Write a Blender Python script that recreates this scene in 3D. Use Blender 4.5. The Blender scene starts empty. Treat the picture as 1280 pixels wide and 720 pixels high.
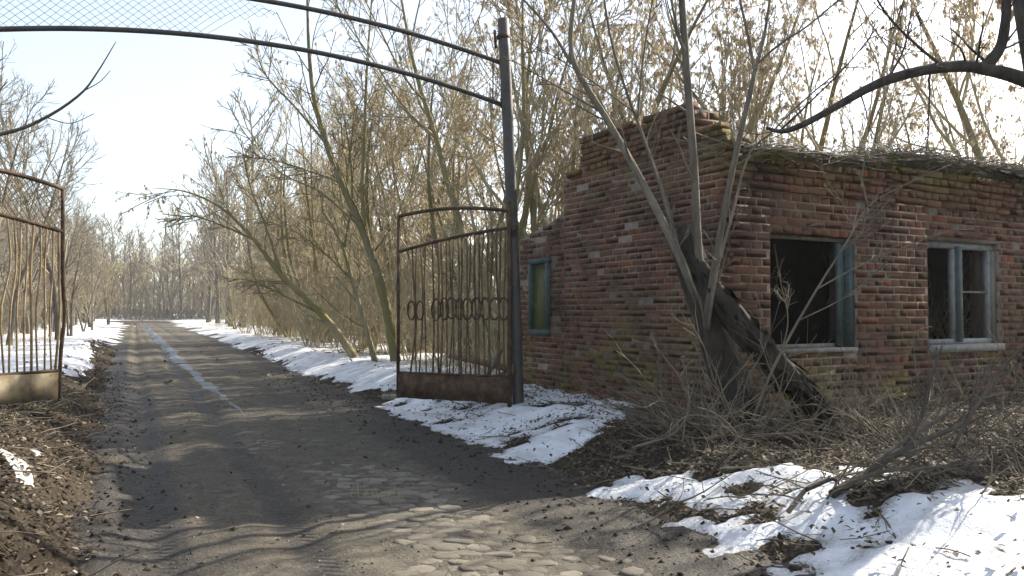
import bpy, math, random
import numpy as np
from mathutils import Vector, Matrix

# ------------------------------------------------------------------ camera, sky, sun, exposure
scene = bpy.context.scene
COL = scene.collection
rng = np.random.default_rng(11)
random.seed(5)
R = math.radians

CAM_Z, PITCH, FPX = 1.4, math.atan(30 / 1000), 1000.0
cam_d = bpy.data.cameras.new('camera')
cam_d.sensor_width = 36
cam_d.lens = 36 * FPX / 1280
cam_d.clip_start = 0.05
cam_d.clip_end = 3000
cam = bpy.data.objects.new('camera', cam_d)
cam.location = (0, 0, CAM_Z)
cam.rotation_euler = (R(90) + PITCH, 0, 0)
COL.objects.link(cam)
scene.camera = cam

SUN_AZ, SUN_EL = R(52), R(33)          # azimuth clockwise from +Y
world = bpy.data.worlds.new('World')
scene.world = world
world.use_nodes = True
wn = world.node_tree
sky = wn.nodes.new('ShaderNodeTexSky')
sky.sky_type = 'NISHITA'
sky.sun_disc = False
sky.sun_elevation = SUN_EL
sky.sun_rotation = SUN_AZ
sky.air_density = 1.0
sky.dust_density = 2.0
sky.ozone_density = 1.0
bg = wn.nodes['Background']
bg.inputs['Strength'].default_value = 0.072
veil = wn.nodes.new('ShaderNodeMix'); veil.data_type = 'RGBA'; veil.blend_type = 'ADD'
veil.inputs[0].default_value = 1.0                    # thin even cloud over the whole sky
veil.inputs[7].default_value = (2.0, 2.08, 2.15, 1)
wn.links.new(sky.outputs[0], veil.inputs[6])
wn.links.new(veil.outputs[2], bg.inputs['Color'])

sun_d = bpy.data.lights.new('sun', 'SUN')
sun_d.energy = 5.0
sun_d.angle = R(0.55)
sun_d.color = (1.0, 0.93, 0.80)
sun = bpy.data.objects.new('sun', sun_d)
to_sun = Vector((math.sin(SUN_AZ) * math.cos(SUN_EL), math.cos(SUN_AZ) * math.cos(SUN_EL), math.sin(SUN_EL)))
sun.rotation_euler = to_sun.to_track_quat('Z', 'Y').to_euler()
sun.location = (0, 0, 30)
COL.objects.link(sun)

scene.view_settings.view_transform = 'Standard'
scene.view_settings.look = 'None'
scene.view_settings.exposure = 1.6
scene.view_settings.gamma = 1.0
scene.view_settings.use_curve_mapping = False
scene.cycles.max_bounces = 6
scene.cycles.transparent_max_bounces = 8

# ------------------------------------------------------------------ helpers
_cp, _sp = math.cos(PITCH), math.sin(PITCH)
def W(px, py, d):
    """world point that lies at depth d (metres along the view axis)"""
    a, b = (px - 640) / FPX, (360 - py) / FPX
    return np.array([a * d, d * (_cp - b * _sp), CAM_Z + d * (_sp + b * _cp)])

def G(px, py, z=0.0):
    """point of the level plane z on the line through px, py"""
    a, b = (px - 640) / FPX, (360 - py) / FPX
    dz = _sp + b * _cp
    d = (z - CAM_Z) / dz
    return np.array([a * d, d * (_cp - b * _sp)])

def sm(a, b, x):
    t = np.clip((x - a) / (b - a), 0, 1)
    return t * t * (3 - 2 * t)

def _hash(ix, iy, seed):
    h = (ix.astype(np.int64) * 374761393 + iy.astype(np.int64) * 668265263 + seed * 974711) & 0x7fffffff
    h = ((h ^ (h >> 13)) * 1274126177) & 0x7fffffff
    return ((h ^ (h >> 16)) & 0xffff) / 65535.0

def vn(x, y, seed=0):
    x = np.asarray(x, float); y = np.asarray(y, float)
    ix, iy = np.floor(x), np.floor(y)
    fx, fy = x - ix, y - iy
    fx = fx * fx * (3 - 2 * fx); fy = fy * fy * (3 - 2 * fy)
    a = _hash(ix, iy, seed); b = _hash(ix + 1, iy, seed)
    c = _hash(ix, iy + 1, seed); d = _hash(ix + 1, iy + 1, seed)
    return (a + (b - a) * fx) * (1 - fy) + (c + (d - c) * fx) * fy

def fbm(x, y, seed=0, o=4):
    s, a, t = 0, 1.0, 0
    for k in range(o):
        s = s + a * vn(x * 2 ** k + 13.7 * k, y * 2 ** k - 7.1 * k, seed + k); t += a; a *= 0.5
    return s / t * 2 - 1

def mesh_np(name, V, F, mat=None, smooth=False, mats=None, midx=None, attr=None):
    """V (n,3); F list of int arrays (m,3)/(m,4)"""
    V = np.ascontiguousarray(V, dtype=np.float32)
    if not isinstance(F, (list, tuple)): F = [F]
    F = [np.asarray(f, dtype=np.int32) for f in F if len(f)]
    me = bpy.data.meshes.new(name)
    me.vertices.add(len(V)); me.vertices.foreach_set('co', V.ravel())
    nl = sum(f.size for f in F); nf = sum(len(f) for f in F)
    me.loops.add(nl); me.loops.foreach_set('vertex_index', np.concatenate([f.ravel() for f in F]))
    tot = np.concatenate([np.full(len(f), f.shape[1], np.int32) for f in F])
    st = np.concatenate([[0], np.cumsum(tot)[:-1]]).astype(np.int32)
    me.polygons.add(nf)
    me.polygons.foreach_set('loop_start', st)
    me.polygons.foreach_set('loop_total', tot)
    if smooth: me.polygons.foreach_set('use_smooth', np.ones(nf, bool))
    if mats:
        for m in mats: me.materials.append(m)
        if midx is not None: me.polygons.foreach_set('material_index', np.asarray(midx, np.int32))
    elif mat: me.materials.append(mat)
    if attr:
        for k, v in attr.items():
            a = me.attributes.new(k, 'FLOAT', 'POINT'); a.data.foreach_set('value', np.asarray(v, np.float32))
    me.update(calc_edges=True)
    return me

def obj(name, me, parent=None, label=None, cat=None, group=None, kind=None, loc=None):
    o = bpy.data.objects.new(name, me)
    COL.objects.link(o)
    if parent: o.parent = parent
    if loc is not None: o.location = loc
    if label: o['label'] = label
    if cat: o['category'] = cat
    if group: o['group'] = group
    if kind: o['kind'] = kind
    return o

def thing(name, label, cat, loc=(0, 0, 0), group=None):
    return obj(name, None, None, label, cat, group, None, loc)

def part(name, me, parent, **k):
    """mesh given in world coordinates under a thing placed at a base point"""
    o = obj(name, me, parent, **k)
    off = Vector((0, 0, 0)); p = parent
    while p: off += p.location; p = p.parent
    o.location = -off
    return o

class MB:
    """collects geometry for one mesh"""
    def __init__(s): s.V = []; s.Q = []; s.T = []; s.n = 0
    def add(s, V, Q=None, T=None):
        V = np.asarray(V, float).reshape(-1, 3)
        if Q is not None and len(Q): s.Q.append(np.asarray(Q, int).reshape(-1, 4) + s.n)
        if T is not None and len(T): s.T.append(np.asarray(T, int).reshape(-1, 3) + s.n)
        s.V.append(V); s.n += len(V); return s
    def mesh(s, name, mat, smooth=False):
        F = []
        if s.Q: F.append(np.concatenate(s.Q))
        if s.T: F.append(np.concatenate(s.T))
        return mesh_np(name, np.concatenate(s.V), F, mat, smooth)
    def tube(s, P, r, sides=8, cap=True):
        P = np.asarray(P, float); n = len(P)
        r = np.broadcast_to(np.asarray(r, float), (n,))
        V, Q = tubes(P[None], r[None], sides)
        T = []
        if cap:
            c0, c1 = len(V), len(V) + 1
            V = np.vstack([V, P[0], P[-1]])
            for k in range(sides):
                T.append((c0, (k + 1) % sides, k)); b = (n - 1) * sides
                T.append((c1, b + k, b + (k + 1) % sides))
        return s.add(V, Q, T)
    def box(s, o, ax, ay, az):
        """box from corner o with edge vectors"""
        o, ax, ay, az = (np.asarray(q, float) for q in (o, ax, ay, az))
        V = [o, o + ax, o + ax + ay, o + ay, o + az, o + ax + az, o + ax + ay + az, o + ay + az]
        return s.add(V, [(0, 3, 2, 1), (4, 5, 6, 7), (0, 1, 5, 4), (1, 2, 6, 5), (2, 3, 7, 6), (3, 0, 4, 7)])

def norm(v): return v / (np.linalg.norm(v, axis=-1, keepdims=True) + 1e-9)

def tubes(P, Rr, sides):
    """P (N,K,3), Rr (N,K) -> verts, quads"""
    N, K, _ = P.shape
    T = norm(np.gradient(P, axis=1)) if K > 1 else P * 0
    m = norm(P[:, -1] - P[:, 0])
    ref = np.where(np.abs(m[:, 2:3]) > 0.75, np.array([[1.0, 0.13, 0]]), np.array([[0.1, 0.07, 1.0]]))
    ref = np.repeat(ref[:, None], K, 1)
    n1 = norm(np.cross(T, ref)); n2 = np.cross(T, n1)
    a = np.arange(sides) / sides * 2 * np.pi
    V = P[:, :, None] + Rr[:, :, None, None] * (n1[:, :, None] * np.cos(a)[None, None, :, None] + n2[:, :, None] * np.sin(a)[None, None, :, None])
    base = (np.arange(N) * K * sides)[:, None, None]
    k = (np.arange(K - 1) * sides)[None, :, None]; j = np.arange(sides)[None, None, :]; j2 = (j + 1) % sides
    Q = np.stack([base + k + j, base + k + j2, base + k + sides + j2, base + k + sides + j], -1)
    return V.reshape(-1, 3), Q.reshape(-1, 4)

def smooth_path(pts, K=14):
    pts = np.asarray(pts, float); n = len(pts)
    if n == 2: return pts[0] + (pts[1] - pts[0]) * np.linspace(0, 1, K)[:, None]
    e = np.vstack([2 * pts[0] - pts[1], pts, 2 * pts[-1] - pts[-2]])
    u = np.linspace(0, n - 1 - 1e-6, K); i = u.astype(int); t = (u - i)[:, None]
    p0, p1, p2, p3 = e[i], e[i + 1], e[i + 2], e[i + 3]
    return 0.5 * (2 * p1 + (p2 - p0) * t + (2 * p0 - 5 * p1 + 4 * p2 - p3) * t ** 2 + (3 * p1 - p0 - 3 * p2 + p3) * t ** 3)

# ------------------------------------------------------------------ materials
class NT:
    def __init__(s, name, rough=0.9, spec=0.25):
        s.m = bpy.data.materials.new(name); s.m.use_nodes = True
        s.t = s.m.node_tree; s.b = s.t.nodes['Principled BSDF']
        s.b.inputs['Roughness'].default_value = rough
        s.b.inputs['Specular IOR Level'].default_value = spec
        s.geo = s.t.nodes.new('ShaderNodeNewGeometry')
        s.tc = s.t.nodes.new('ShaderNodeTexCoord')
        s.pos = s.geo.outputs['Position']
    def n(s, t, **k):
        x = s.t.nodes.new(t)
        for a, v in k.items(): setattr(x, a, v)
        return x
    def l(s, a, b): s.t.links.new(a, b)
    def noise(s, scale, detail=4, rough=0.6, vec=None, dist=0.0, stretch=None):
        x = s.n('ShaderNodeTexNoise'); x.inputs['Scale'].default_value = scale
        x.inputs['Detail'].default_value = detail; x.inputs['Roughness'].default_value = rough
        x.inputs['Distortion'].default_value = dist
        v = vec or s.pos
        if stretch:
            mp = s.n('ShaderNodeMapping'); mp.inputs['Scale'].default_value = stretch
            s.l(v, mp.inputs['Vector']); v = mp.outputs[0]
        s.l(v, x.inputs['Vector'])
        return x.outputs['Fac']
    def ramp(s, fac, stops):
        r = s.n('ShaderNodeValToRGB'); e = r.color_ramp.elements
        while len(e) < len(stops): e.new(0.5)
        for q, (p, c) in zip(e, stops):
            q.position = p; q.color = (c if isinstance(c, tuple) else (c, c, c)) + (1,)
        s.l(fac, r.inputs['Fac'])
        return r.outputs['Color']
    def mix(s, fac, a, b, mode='MIX'):
        x = s.n('ShaderNodeMix', data_type='RGBA', blend_type=mode)
        for v, i in ((fac, 0), (a, 6), (b, 7)):
            if isinstance(v, (int, float)): x.inputs[i].default_value = v
            elif isinstance(v, tuple): x.inputs[i].default_value = v + (1,)
            else: s.l(v, x.inputs[i])
        return x.outputs[2]
    def math(s, op, a, b=0.5):
        x = s.n('ShaderNodeMath', operation=op)
        for v, i in ((a, 0), (b, 1)):
            if isinstance(v, (int, float)): x.inputs[i].default_value = v
            else: s.l(v, x.inputs[i])
        return x.outputs[0]
    def rnd(s):
        oi = s.n('ShaderNodeObjectInfo')
        return s.math('FRACT', s.math('ADD', oi.outputs['Random'], s.geo.outputs['Random Per Island']), 0)
    def attr(s, name):
        x = s.n('ShaderNodeAttribute'); x.attribute_name = name; return x.outputs['Fac']
    def color(s, c):
        if isinstance(c, tuple): s.b.inputs['Base Color'].default_value = c + (1,)
        else: s.l(c, s.b.inputs['Base Color'])
    def bump(s, h, strength=0.5, dist=0.02):
        b = s.n('ShaderNodeBump'); b.inputs['Strength'].default_value = strength; b.inputs['Distance'].default_value = dist
        s.l(h, b.inputs['Height']); s.l(b.outputs[0], s.b.inputs['Normal'])
    def sep(s, v):
        x = s.n('ShaderNodeSeparateXYZ'); s.l(v, x.inputs[0]); return x.outputs

def bark_mat(name, c1, c2, scale=9, bump=0.6, obj_co=True, moss=None):
    k = NT(name, 0.92, 0.15)
    v = k.tc.outputs['Object'] if obj_co else k.pos
    f = k.noise(scale, 5, 0.65, v, stretch=(1, 1, 0.25))
    c = k.ramp(f, [(0.3, c1), (0.7, c2)])
    if moss:
        g = k.noise(1.3, 3, 0.6, v)
        c = k.mix(k.ramp(g, [(0.45, 0.0), (0.6, 1.0)]), c, moss)
    oi = k.n('ShaderNodeObjectInfo')
    c = k.mix(k.math('MULTIPLY', oi.outputs['Random'], 0.35), c, (c1[0] * 0.5, c1[1] * 0.5, c1[2] * 0.5))
    k.color(c); k.bump(f, bump, 0.02)
    return k.m

M = {}
M['bark_olive'] = bark_mat('bark_olive', (0.145, 0.118, 0.065), (0.29, 0.245, 0.145), 10, moss=(0.17, 0.15, 0.06))
M['bark_grey'] = bark_mat('bark_grey', (0.085, 0.075, 0.06), (0.19, 0.17, 0.14), 8)
M['bark_dark'] = bark_mat('bark_dark', (0.024, 0.020, 0.017), (0.095, 0.082, 0.07), 11, 1.0, False)
M['bark_sapling'] = bark_mat('bark_sapling', (0.085, 0.072, 0.055), (0.23, 0.20, 0.15), 14, 0.6, False)
M['twig_tan'] = bark_mat('twig_tan', (0.28, 0.235, 0.14), (0.46, 0.39, 0.255), 5, 0.1)
M['twig_grey'] = bark_mat('twig_grey', (0.17, 0.148, 0.11), (0.30, 0.262, 0.20), 5, 0.1)
M['bark_rot'] = bark_mat('bark_rot', (0.014, 0.011, 0.009), (0.085, 0.070, 0.056), 16, 1.0, False)
M['deadwood'] = bark_mat('deadwood', (0.05, 0.042, 0.034), (0.15, 0.13, 0.105), 9, 0.6, False)
M['twig_dead'] = bark_mat('twig_dead', (0.085, 0.068, 0.050), (0.25, 0.21, 0.155), 5, 0.1, False)

def leafy(name, stops, transl=0.4, rough=0.75):
    k = NT(name, rough, 0.2)
    c = k.ramp(k.rnd(), stops); k.color(c)
    tr = k.n('ShaderNodeBsdfTranslucent'); k.l(c, tr.inputs['Color'])
    mx = k.n('ShaderNodeMixShader'); mx.inputs[0].default_value = transl
    k.l(k.b.outputs[0], mx.inputs[1]); k.l(tr.outputs[0], mx.inputs[2])
    k.l(mx.outputs[0], k.t.nodes['Material Output'].inputs['Surface'])
    return k.m
M['seed'] = leafy('dry_seed', [(0.0, (0.25, 0.195, 0.125)), (0.5, (0.36, 0.29, 0.19)), (1.0, (0.46, 0.39, 0.27))], 0.45)
M['litter'] = leafy('leaf_litter', [(0.0, (0.028, 0.021, 0.015)), (0.5, (0.075, 0.056, 0.038)), (0.82, (0.15, 0.118, 0.082)), (1.0, (0.27, 0.225, 0.165))], 0.15)
M['dry_grass'] = leafy('dry_grass', [(0.0, (0.20, 0.15, 0.07)), (1.0, (0.42, 0.34, 0.18))], 0.3)
M['moss'] = leafy('moss', [(0.0, (0.08, 0.085, 0.015)), (1.0, (0.27, 0.27, 0.045))], 0.1)

def m_brick():
    k = NT('weathered_brick', 0.93, 0.12)
    r = k.rnd()
    c = k.ramp(r, [(0.0, (0.088, 0.044, 0.028)), (0.25, (0.125, 0.046, 0.026)), (0.5, (0.150, 0.052, 0.027)),
                   (0.72, (0.112, 0.056, 0.036)), (0.95, (0.145, 0.054, 0.029)), (0.99, (0.22, 0.062, 0.029)), (1.0, (0.28, 0.074, 0.032))])
    f = k.noise(26, 5, 0.7)
    c = k.mix(k.ramp(f, [(0.35, 0.0), (0.75, 0.55)]), c, (0.155, 0.105, 0.070))
    big = k.noise(1.1, 4, 0.65)
    c = k.mix(k.ramp(big, [(0.42, 0.0), (0.66, 0.8)]), c, (0.046, 0.028, 0.020))
    gr = k.noise(1.7, 4, 0.6, dist=0.5)
    z = k.sep(k.pos)[2]
    low = k.ramp(k.math('MULTIPLY', z, 0.25), [(0.06, 0.8), (0.36, 0.25), (0.5, 0.0), (0.66, 0.0), (0.76, 0.6)])
    gm = k.math('MULTIPLY', k.ramp(gr, [(0.46, 0.0), (0.62, 1.0)]), low)
    dust = k.ramp(k.noise(0.8, 4, .6, dist=.4), [(.50, 0.0), (.70, .4)])
    c = k.mix(dust, c, (0.17, 0.105, 0.072))
    c = k.mix(gm, c, (0.15, 0.128, 0.040))
    k.color(c); k.bump(k.noise(60, 5, 0.7), 0.35, 0.006)
    return k.m
M['brick'] = m_brick()
def m_mortar():
    k = NT('old_mortar', 0.95, 0.1)
    f = k.noise(14, 5, 0.7)
    c = k.ramp(f, [(0.3, (0.15, 0.122, 0.094)), (0.7, (0.31, 0.26, 0.205))])
    c = k.mix(k.ramp(k.noise(1.1, 4, 0.65), [(0.42, 0.0), (0.7, 0.8)]), c, (0.05, 0.042, 0.035))
    k.color(c); k.bump(f, 0.8, 0.02); return k.m
M['mortar'] = m_mortar()
def simple(name, stops, scale, rough=0.9, bump=0.4, dist=0.01, spec=0.25, metal=0.0, stretch=None):
    k = NT(name, rough, spec); f = k.noise(scale, 6, 0.68, stretch=stretch)
    k.color(k.ramp(f, stops)); k.b.inputs['Metallic'].default_value = metal
    k.bump(k.noise(scale * 4, 4, 0.7), bump, dist); return k.m
M['concrete'] = simple('worn_concrete', [(0.3, (0.13, 0.12, 0.10)), (0.7, (0.30, 0.29, 0.26))], 7)
M['rust'] = simple('rusted_steel', [(0.3, (0.022, 0.014, 0.009)), (0.5, (0.060, 0.036, 0.021)), (0.72, (0.13, 0.075, 0.038))], 9, 0.8, 0.5, 0.006)
M['rust_part_lit'] = simple('rusted_rods_part_lit', [(0.3, (0.035, 0.022, 0.012)), (0.5, (0.10, 0.064, 0.034)), (0.72, (0.19, 0.125, 0.065))], 9, 0.8, 0.4, 0.004)  # same rust, lightened to paint the light falling on the right leaf's bars
M['rust_sunlit'] = simple('rusted_bars_sunlit', [(0.3, (0.10, 0.066, 0.035)), (0.5, (0.24, 0.17, 0.09)), (0.72, (0.36, 0.27, 0.15))], 9, 0.8, 0.4, 0.004)  # lit copy of the rust: sunshine on the left leaf's bars put into colour
M['pipe_grey'] = simple('weathered_pipe', [(0.3, (0.03, 0.027, 0.024)), (0.55, (0.065, 0.057, 0.05)), (0.75, (0.075, 0.055, 0.03))], 5, 0.6, 0.3, 0.004, 0.4)
M['panel_pale'] = simple('mottled_panel', [(0.28, (0.09, 0.062, 0.035)), (0.5, (0.21, 0.165, 0.10)), (0.75, (0.30, 0.25, 0.165))], 6, 0.75, 0.3, 0.004)  # brown to pale tan blotches from noise
M['teal'] = simple('teal_paint', [(0.3, (0.030, 0.043, 0.041)), (0.6, (0.062, 0.086, 0.082)), (0.75, (0.11, 0.115, 0.098))], 9, 0.7, 0.4, 0.004)
M['pale_paint'] = simple('pale_grey_paint', [(0.3, (0.10, 0.105, 0.10)), (0.55, (0.24, 0.245, 0.235)), (0.75, (0.16, 0.145, 0.12))], 9, 0.7, 0.4, 0.004)
M['grey_wood'] = simple('weathered_wood', [(0.3, (0.09, 0.075, 0.06)), (0.7, (0.26, 0.23, 0.19))], 10, 0.9, 0.5, 0.006, stretch=(1, 1, 0.15))
M['board'] = simple('brown_board', [(0.3, (0.07, 0.045, 0.03)), (0.7, (0.20, 0.13, 0.085))], 8)
M['felt'] = simple('roof_felt', [(0.3, (0.035, 0.033, 0.03)), (0.7, (0.12, 0.115, 0.10))], 6)
M['plaster_shaded'] = simple('shade_black_plaster', [(0.3, (0.008, 0.007, 0.007)), (0.7, (0.02, 0.019, 0.018))], 4, spec=0.0)  # near-black: shade inside the rooms is painted into the wall and floor colour
M['asbestos'] = simple('grey_sheet', [(0.3, (0.13, 0.12, 0.10)), (0.7, (0.26, 0.25, 0.22))], 7)
M['orange_leaf'] = simple('orange_leaf', [(0.3, (0.30, 0.12, 0.03)), (0.7, (0.50, 0.26, 0.08))], 12)

def m_ground():
    k = NT('forest_floor', 0.97, 0.08)
    f = k.noise(2.2, 6, 0.7); g = k.noise(34, 5, 0.75)
    c = k.ramp(g, [(0.3, (0.020, 0.016, 0.012)), (0.52, (0.052, 0.042, 0.031)), (0.72, (0.13, 0.108, 0.078))])
    c = k.mix(k.ramp(f, [(0.4, 0.0), (0.66, 0.75)]), c, (0.040, 0.031, 0.022))
    k.color(c); k.bump(g, 0.9, 0.03); return k.m
M['ground'] = m_ground()
def m_road():
    k = NT('dirt_road', 0.95, 0.2)
    wet = k.attr('wet'); lat = k.attr('lat'); yy = k.attr('along')
    f = k.noise(5, 6, 0.7); g = k.noise(55, 4, 0.75)
    dry = k.ramp(f, [(0.3, (0.062, 0.053, 0.041)), (0.55, (0.110, 0.096, 0.073)), (0.75, (0.175, 0.154, 0.118))])
    mud = k.ramp(f, [(0.3, (0.016, 0.013, 0.011)), (0.7, (0.046, 0.039, 0.032))])
    w = k.math('ADD', wet, k.math('MULTIPLY', k.math('SUBTRACT', k.noise(3.0, 5, 0.7), 0.5), 0.9))
    wf = k.ramp(w, [(0.35, 0.0), (0.68, 1.0)])
    c = k.mix(wf, dry, mud)
    c = k.mix(k.ramp(k.noise(17, 5, .8), [(0.42, 0.0), (0.62, 0.7)]), c, (0.055, 0.046, 0.037))
    c = k.mix(k.ramp(g, [(0.54, 0.0), (0.72, 0.5)]), c, (0.27, 0.245, 0.20))
    k.color(c)
    # chevron tread left by tyres, only along the two tracks
    def track(c0, w0):
        d = k.math('ABSOLUTE', k.math('SUBTRACT', lat, c0), 0)
        m = k.ramp(d, [(w0 * 0.75, 1.0), (w0 * 1.1, 0.0)])
        v = k.math('SINE', k.math('ADD', k.math('MULTIPLY', yy, 75), k.math('MULTIPLY', d, 60)), 0)
        return k.math('MULTIPLY', k.math('MULTIPLY', v, 0.5), m)
    h = k.math('ADD', track(-1.36, 0.11), track(-0.53, 0.10))
    h = k.math('ADD', k.math('MULTIPLY', k.math('MULTIPLY', h, k.ramp(k.noise(1.7, 4, .7), [(.40, 0.0), (.66, 1.0)])), 1.1), k.math('MULTIPLY', g, 0.9))
    h = k.math('ADD', h, k.math('MULTIPLY', f, 1.2))
    k.bump(h, 0.85, 0.025)
    k.l(k.ramp(wf, [(0, 0.95), (1, 0.62)]), k.b.inputs['Roughness'])
    return k.m
M['road'] = m_road()
def m_snow():
    k = NT('old_snow', 0.6, 0.3)
    f = k.noise(3.5, 6, 0.7); g = k.noise(45, 4, 0.7)
    th = k.attr('thick')
    c = k.ramp(f, [(0.3, (0.36, 0.36, 0.365)), (0.6, (0.62, 0.63, 0.65))])
    dirt = k.math('ADD', k.math('MULTIPLY', th, -1.0), k.math('MULTIPLY', k.math('SUBTRACT', g, 0.5), 1.5))
    c = k.mix(k.ramp(k.math('ADD', dirt, 0.6), [(0.22, 0.0), (0.70, 0.85)]), c, (0.17, 0.15, 0.125))
    k.color(c)
    k.bump(k.noise(14, 6, 0.7), 0.6, 0.04)
    return k.m
M['snow'] = m_snow()
def m_ice():
    k = NT('meltwater_ice', 0.55, 0.25)
    k.color(k.ramp(k.noise(4, 5, 0.7), [(0.3, (0.05, 0.052, 0.055)), (0.62, (0.11, 0.12, 0.135))]))
    k.bump(k.noise(9, 5, 0.7), 0.4, 0.02); return k.m
M['ice'] = m_ice()
def m_stone():
    k = NT('cobble_stone', 0.85, 0.25)
    c = k.ramp(k.rnd(), [(0.0, (0.085, 0.074, 0.058)), (0.5, (0.12, 0.105, 0.081)), (1.0, (0.17, 0.15, 0.118))])
    c = k.mix(k.ramp(k.noise(9, 5, 0.7), [(0.45, 0.0), (0.7, 0.8)]), c, (0.085, 0.072, 0.056))
    k.color(c); k.bump(k.noise(30, 5, 0.7), 0.5, 0.01); return k.m
M['stone'] = m_stone()
def m_glass():
    k = NT('dusty_glass', 0.15, 0.5)
    k.color(k.ramp(k.noise(6, 5, 0.7), [(0.3, (0.10, 0.11, 0.05)), (0.7, (0.22, 0.22, 0.12))]))
    tr = k.n('ShaderNodeBsdfTransparent'); tr.inputs[0].default_value = (0.86, 0.90, 0.72, 1)
    mx = k.n('ShaderNodeMixShader'); mx.inputs[0].default_value = 0.72
    k.l(k.b.outputs[0], mx.inputs[1]); k.l(tr.outputs[0], mx.inputs[2])
    k.l(mx.outputs[0], k.t.nodes['Material Output'].inputs['Surface']); return k.m
M['glass'] = m_glass()

# ------------------------------------------------------------------ terrain
CL = 0.904
def road_c(y): return 1.65 - 0.4725 * y
def road_hw(y): return (1.95 + 0.0175 * np.maximum(y, 0)) * CL
def lat_of(x, y): return (x - road_c(y)) * CL

def ground_h(x, y):
    lat = lat_of(x, y); hw = road_hw(y)
    eR, eL = lat - hw, -lat - hw
    edge = 0.22 * fbm(x * 1.1, y * 1.1, 3, 3)
    n1 = fbm(x * 0.35, y * 0.35, 21, 3); n2 = fbm(x * 1.9, y * 1.9, 31, 4); n3 = fbm(x * 7, y * 7, 41, 3)
    far = sm(18, 60, y)
    zr = (0.27 * (1 - far) + 0.12 * far) * sm(-0.15, 1.1, eR + edge)
    near = sm(9.5, 5.5, y)
    zl = (0.36 * (1 - far) + 0.15 * far) * sm(-0.1, 0.75, eL + edge) + near * 0.13 * sm(0.0, 0.35, eL + edge) * sm(1.6, 0.6, eL)
    z = -0.07 + np.maximum(0.07 * sm(-0.3, 0.1, np.maximum(eR, eL) + edge), 0) + zr + zl
    out = sm(-0.1, 0.5, np.maximum(eR, eL))
    z = z + out * (0.05 * n2 + 0.022 * n3 + 0.10 * n1 * sm(1, 5, np.maximum(eR, eL)))
    z = z + sm(0.05, 0.4, eL) * sm(3.0, 0.6, eL) * near * (0.07 * fbm(x * 3.1, y * 3.1, 77, 3))
    dist = np.hypot(x, y)
    z = z + sm(90, 300, dist) * 4.0 * (0.5 + 0.5 * fbm(x * 0.01, y * 0.01, 5, 2))
    return z

def road_h(lat, x, y):
    z = 0.012 * fbm(x * 2.5, y * 2.5, 51, 4) + 0.02 * fbm(x * 0.5, y * 0.5, 52, 2)
    for c, w, d in ((-1.36, 0.17, 0.05), (-0.53, 0.14, 0.028), (0.75, 0.25, 0.02), (-1.05, 0.1, 0.02)):
        q = (lat - c - 0.05 * fbm(y * 0.4 + c * 9, y * 0, 60, 2)) / w
        z = z - d * np.exp(-q * q) + 0.35 * d * np.exp(-((np.abs(q) - 1.7) / 0.6) ** 2)
    hw = road_hw(y)
    e = np.abs(lat) - hw
    z = z - 0.10 * sm(0.02, 0.42, e + 0.20 * fbm(x * 1.4, y * 1.4, 66, 4))
    mud = sm(-0.9, 0.0, e)
    return z + mud * 0.022 * fbm(x * 9, y * 9, 71, 3)

def axis(a, b, step, lo, hi, ratio):
    c = list(np.arange(a, b + 1e-6, step)); s = step
    while c[-1] < hi: s *= ratio; c.append(c[-1] + s)
    s = step
    while c[0] > lo: s *= ratio; c.insert(0, c[0] - s)
    return np.array(c)

xs = axis(-6.5, 7.5, 0.055, -420, 420, 1.055)
ys = axis(2.8, 13.5, 0.05, -60, 480, 1.042)
XX, YY = np.meshgrid(xs, ys)
ZZ = ground_h(XX, YY)
def grid_faces(nr, nc, keep=None):
    i = np.arange(nr - 1)[:, None] * nc + np.arange(nc - 1)[None]
    Q = np.stack([i, i + 1, i + nc + 1, i + nc], -1).reshape(-1, 4)
    return Q if keep is None else Q[keep.ravel()]
gm = mesh_np('ground', np.stack([XX, YY, ZZ], -1).reshape(-1, 3), grid_faces(*XX.shape), M['ground'], True)
obj('ground', gm, kind='structure')

ry = axis(2.6, 13.5, 0.05, -12, 135, 1.05)
rl = np.linspace(-1, 1, 121)
RY, RL = np.meshgrid(ry, rl, indexing='ij')
LAT = RL * (road_hw(RY) + 0.45)
RX = LAT / CL + road_c(RY)
RZ = road_h(LAT, RX, RY)
e_ = np.abs(LAT) - road_hw(RY)
wet = sm(-0.85, -0.2, e_) * 0.95
wet = np.maximum(wet, 0.85 * sm(-1.05, -1.25, LAT) * sm(22, 10, RY))
wet = np.maximum(wet, 0.8 * np.exp(-((LAT + 0.53) / 0.16) ** 2))
wet = np.maximum(wet, 0.95 * sm(0.75, 1.1, LAT) * sm(13, 8, RY))
wet = np.maximum(wet, 0.55 * np.exp(-((LAT - 0.75) / 0.3) ** 2) * sm(6, 12, RY))
rm = mesh_np('road', np.stack([RX, RY, RZ], -1).reshape(-1, 3), grid_faces(*RX.shape), M['road'], True,
             attr={'wet': wet.ravel(), 'lat': LAT.ravel(), 'along': (RY / CL).ravel()})
road = obj('road', rm, kind='structure')

def top_h(x, y):
    """upper of ground and road"""
    x = np.asarray(x, float); y = np.asarray(y, float)
    lat = lat_of(x, y)
    g = ground_h(x, y)
    return np.where(np.abs(lat) < road_hw(y) + 0.45, np.maximum(g, road_h(lat, x, y)), g)

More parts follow.
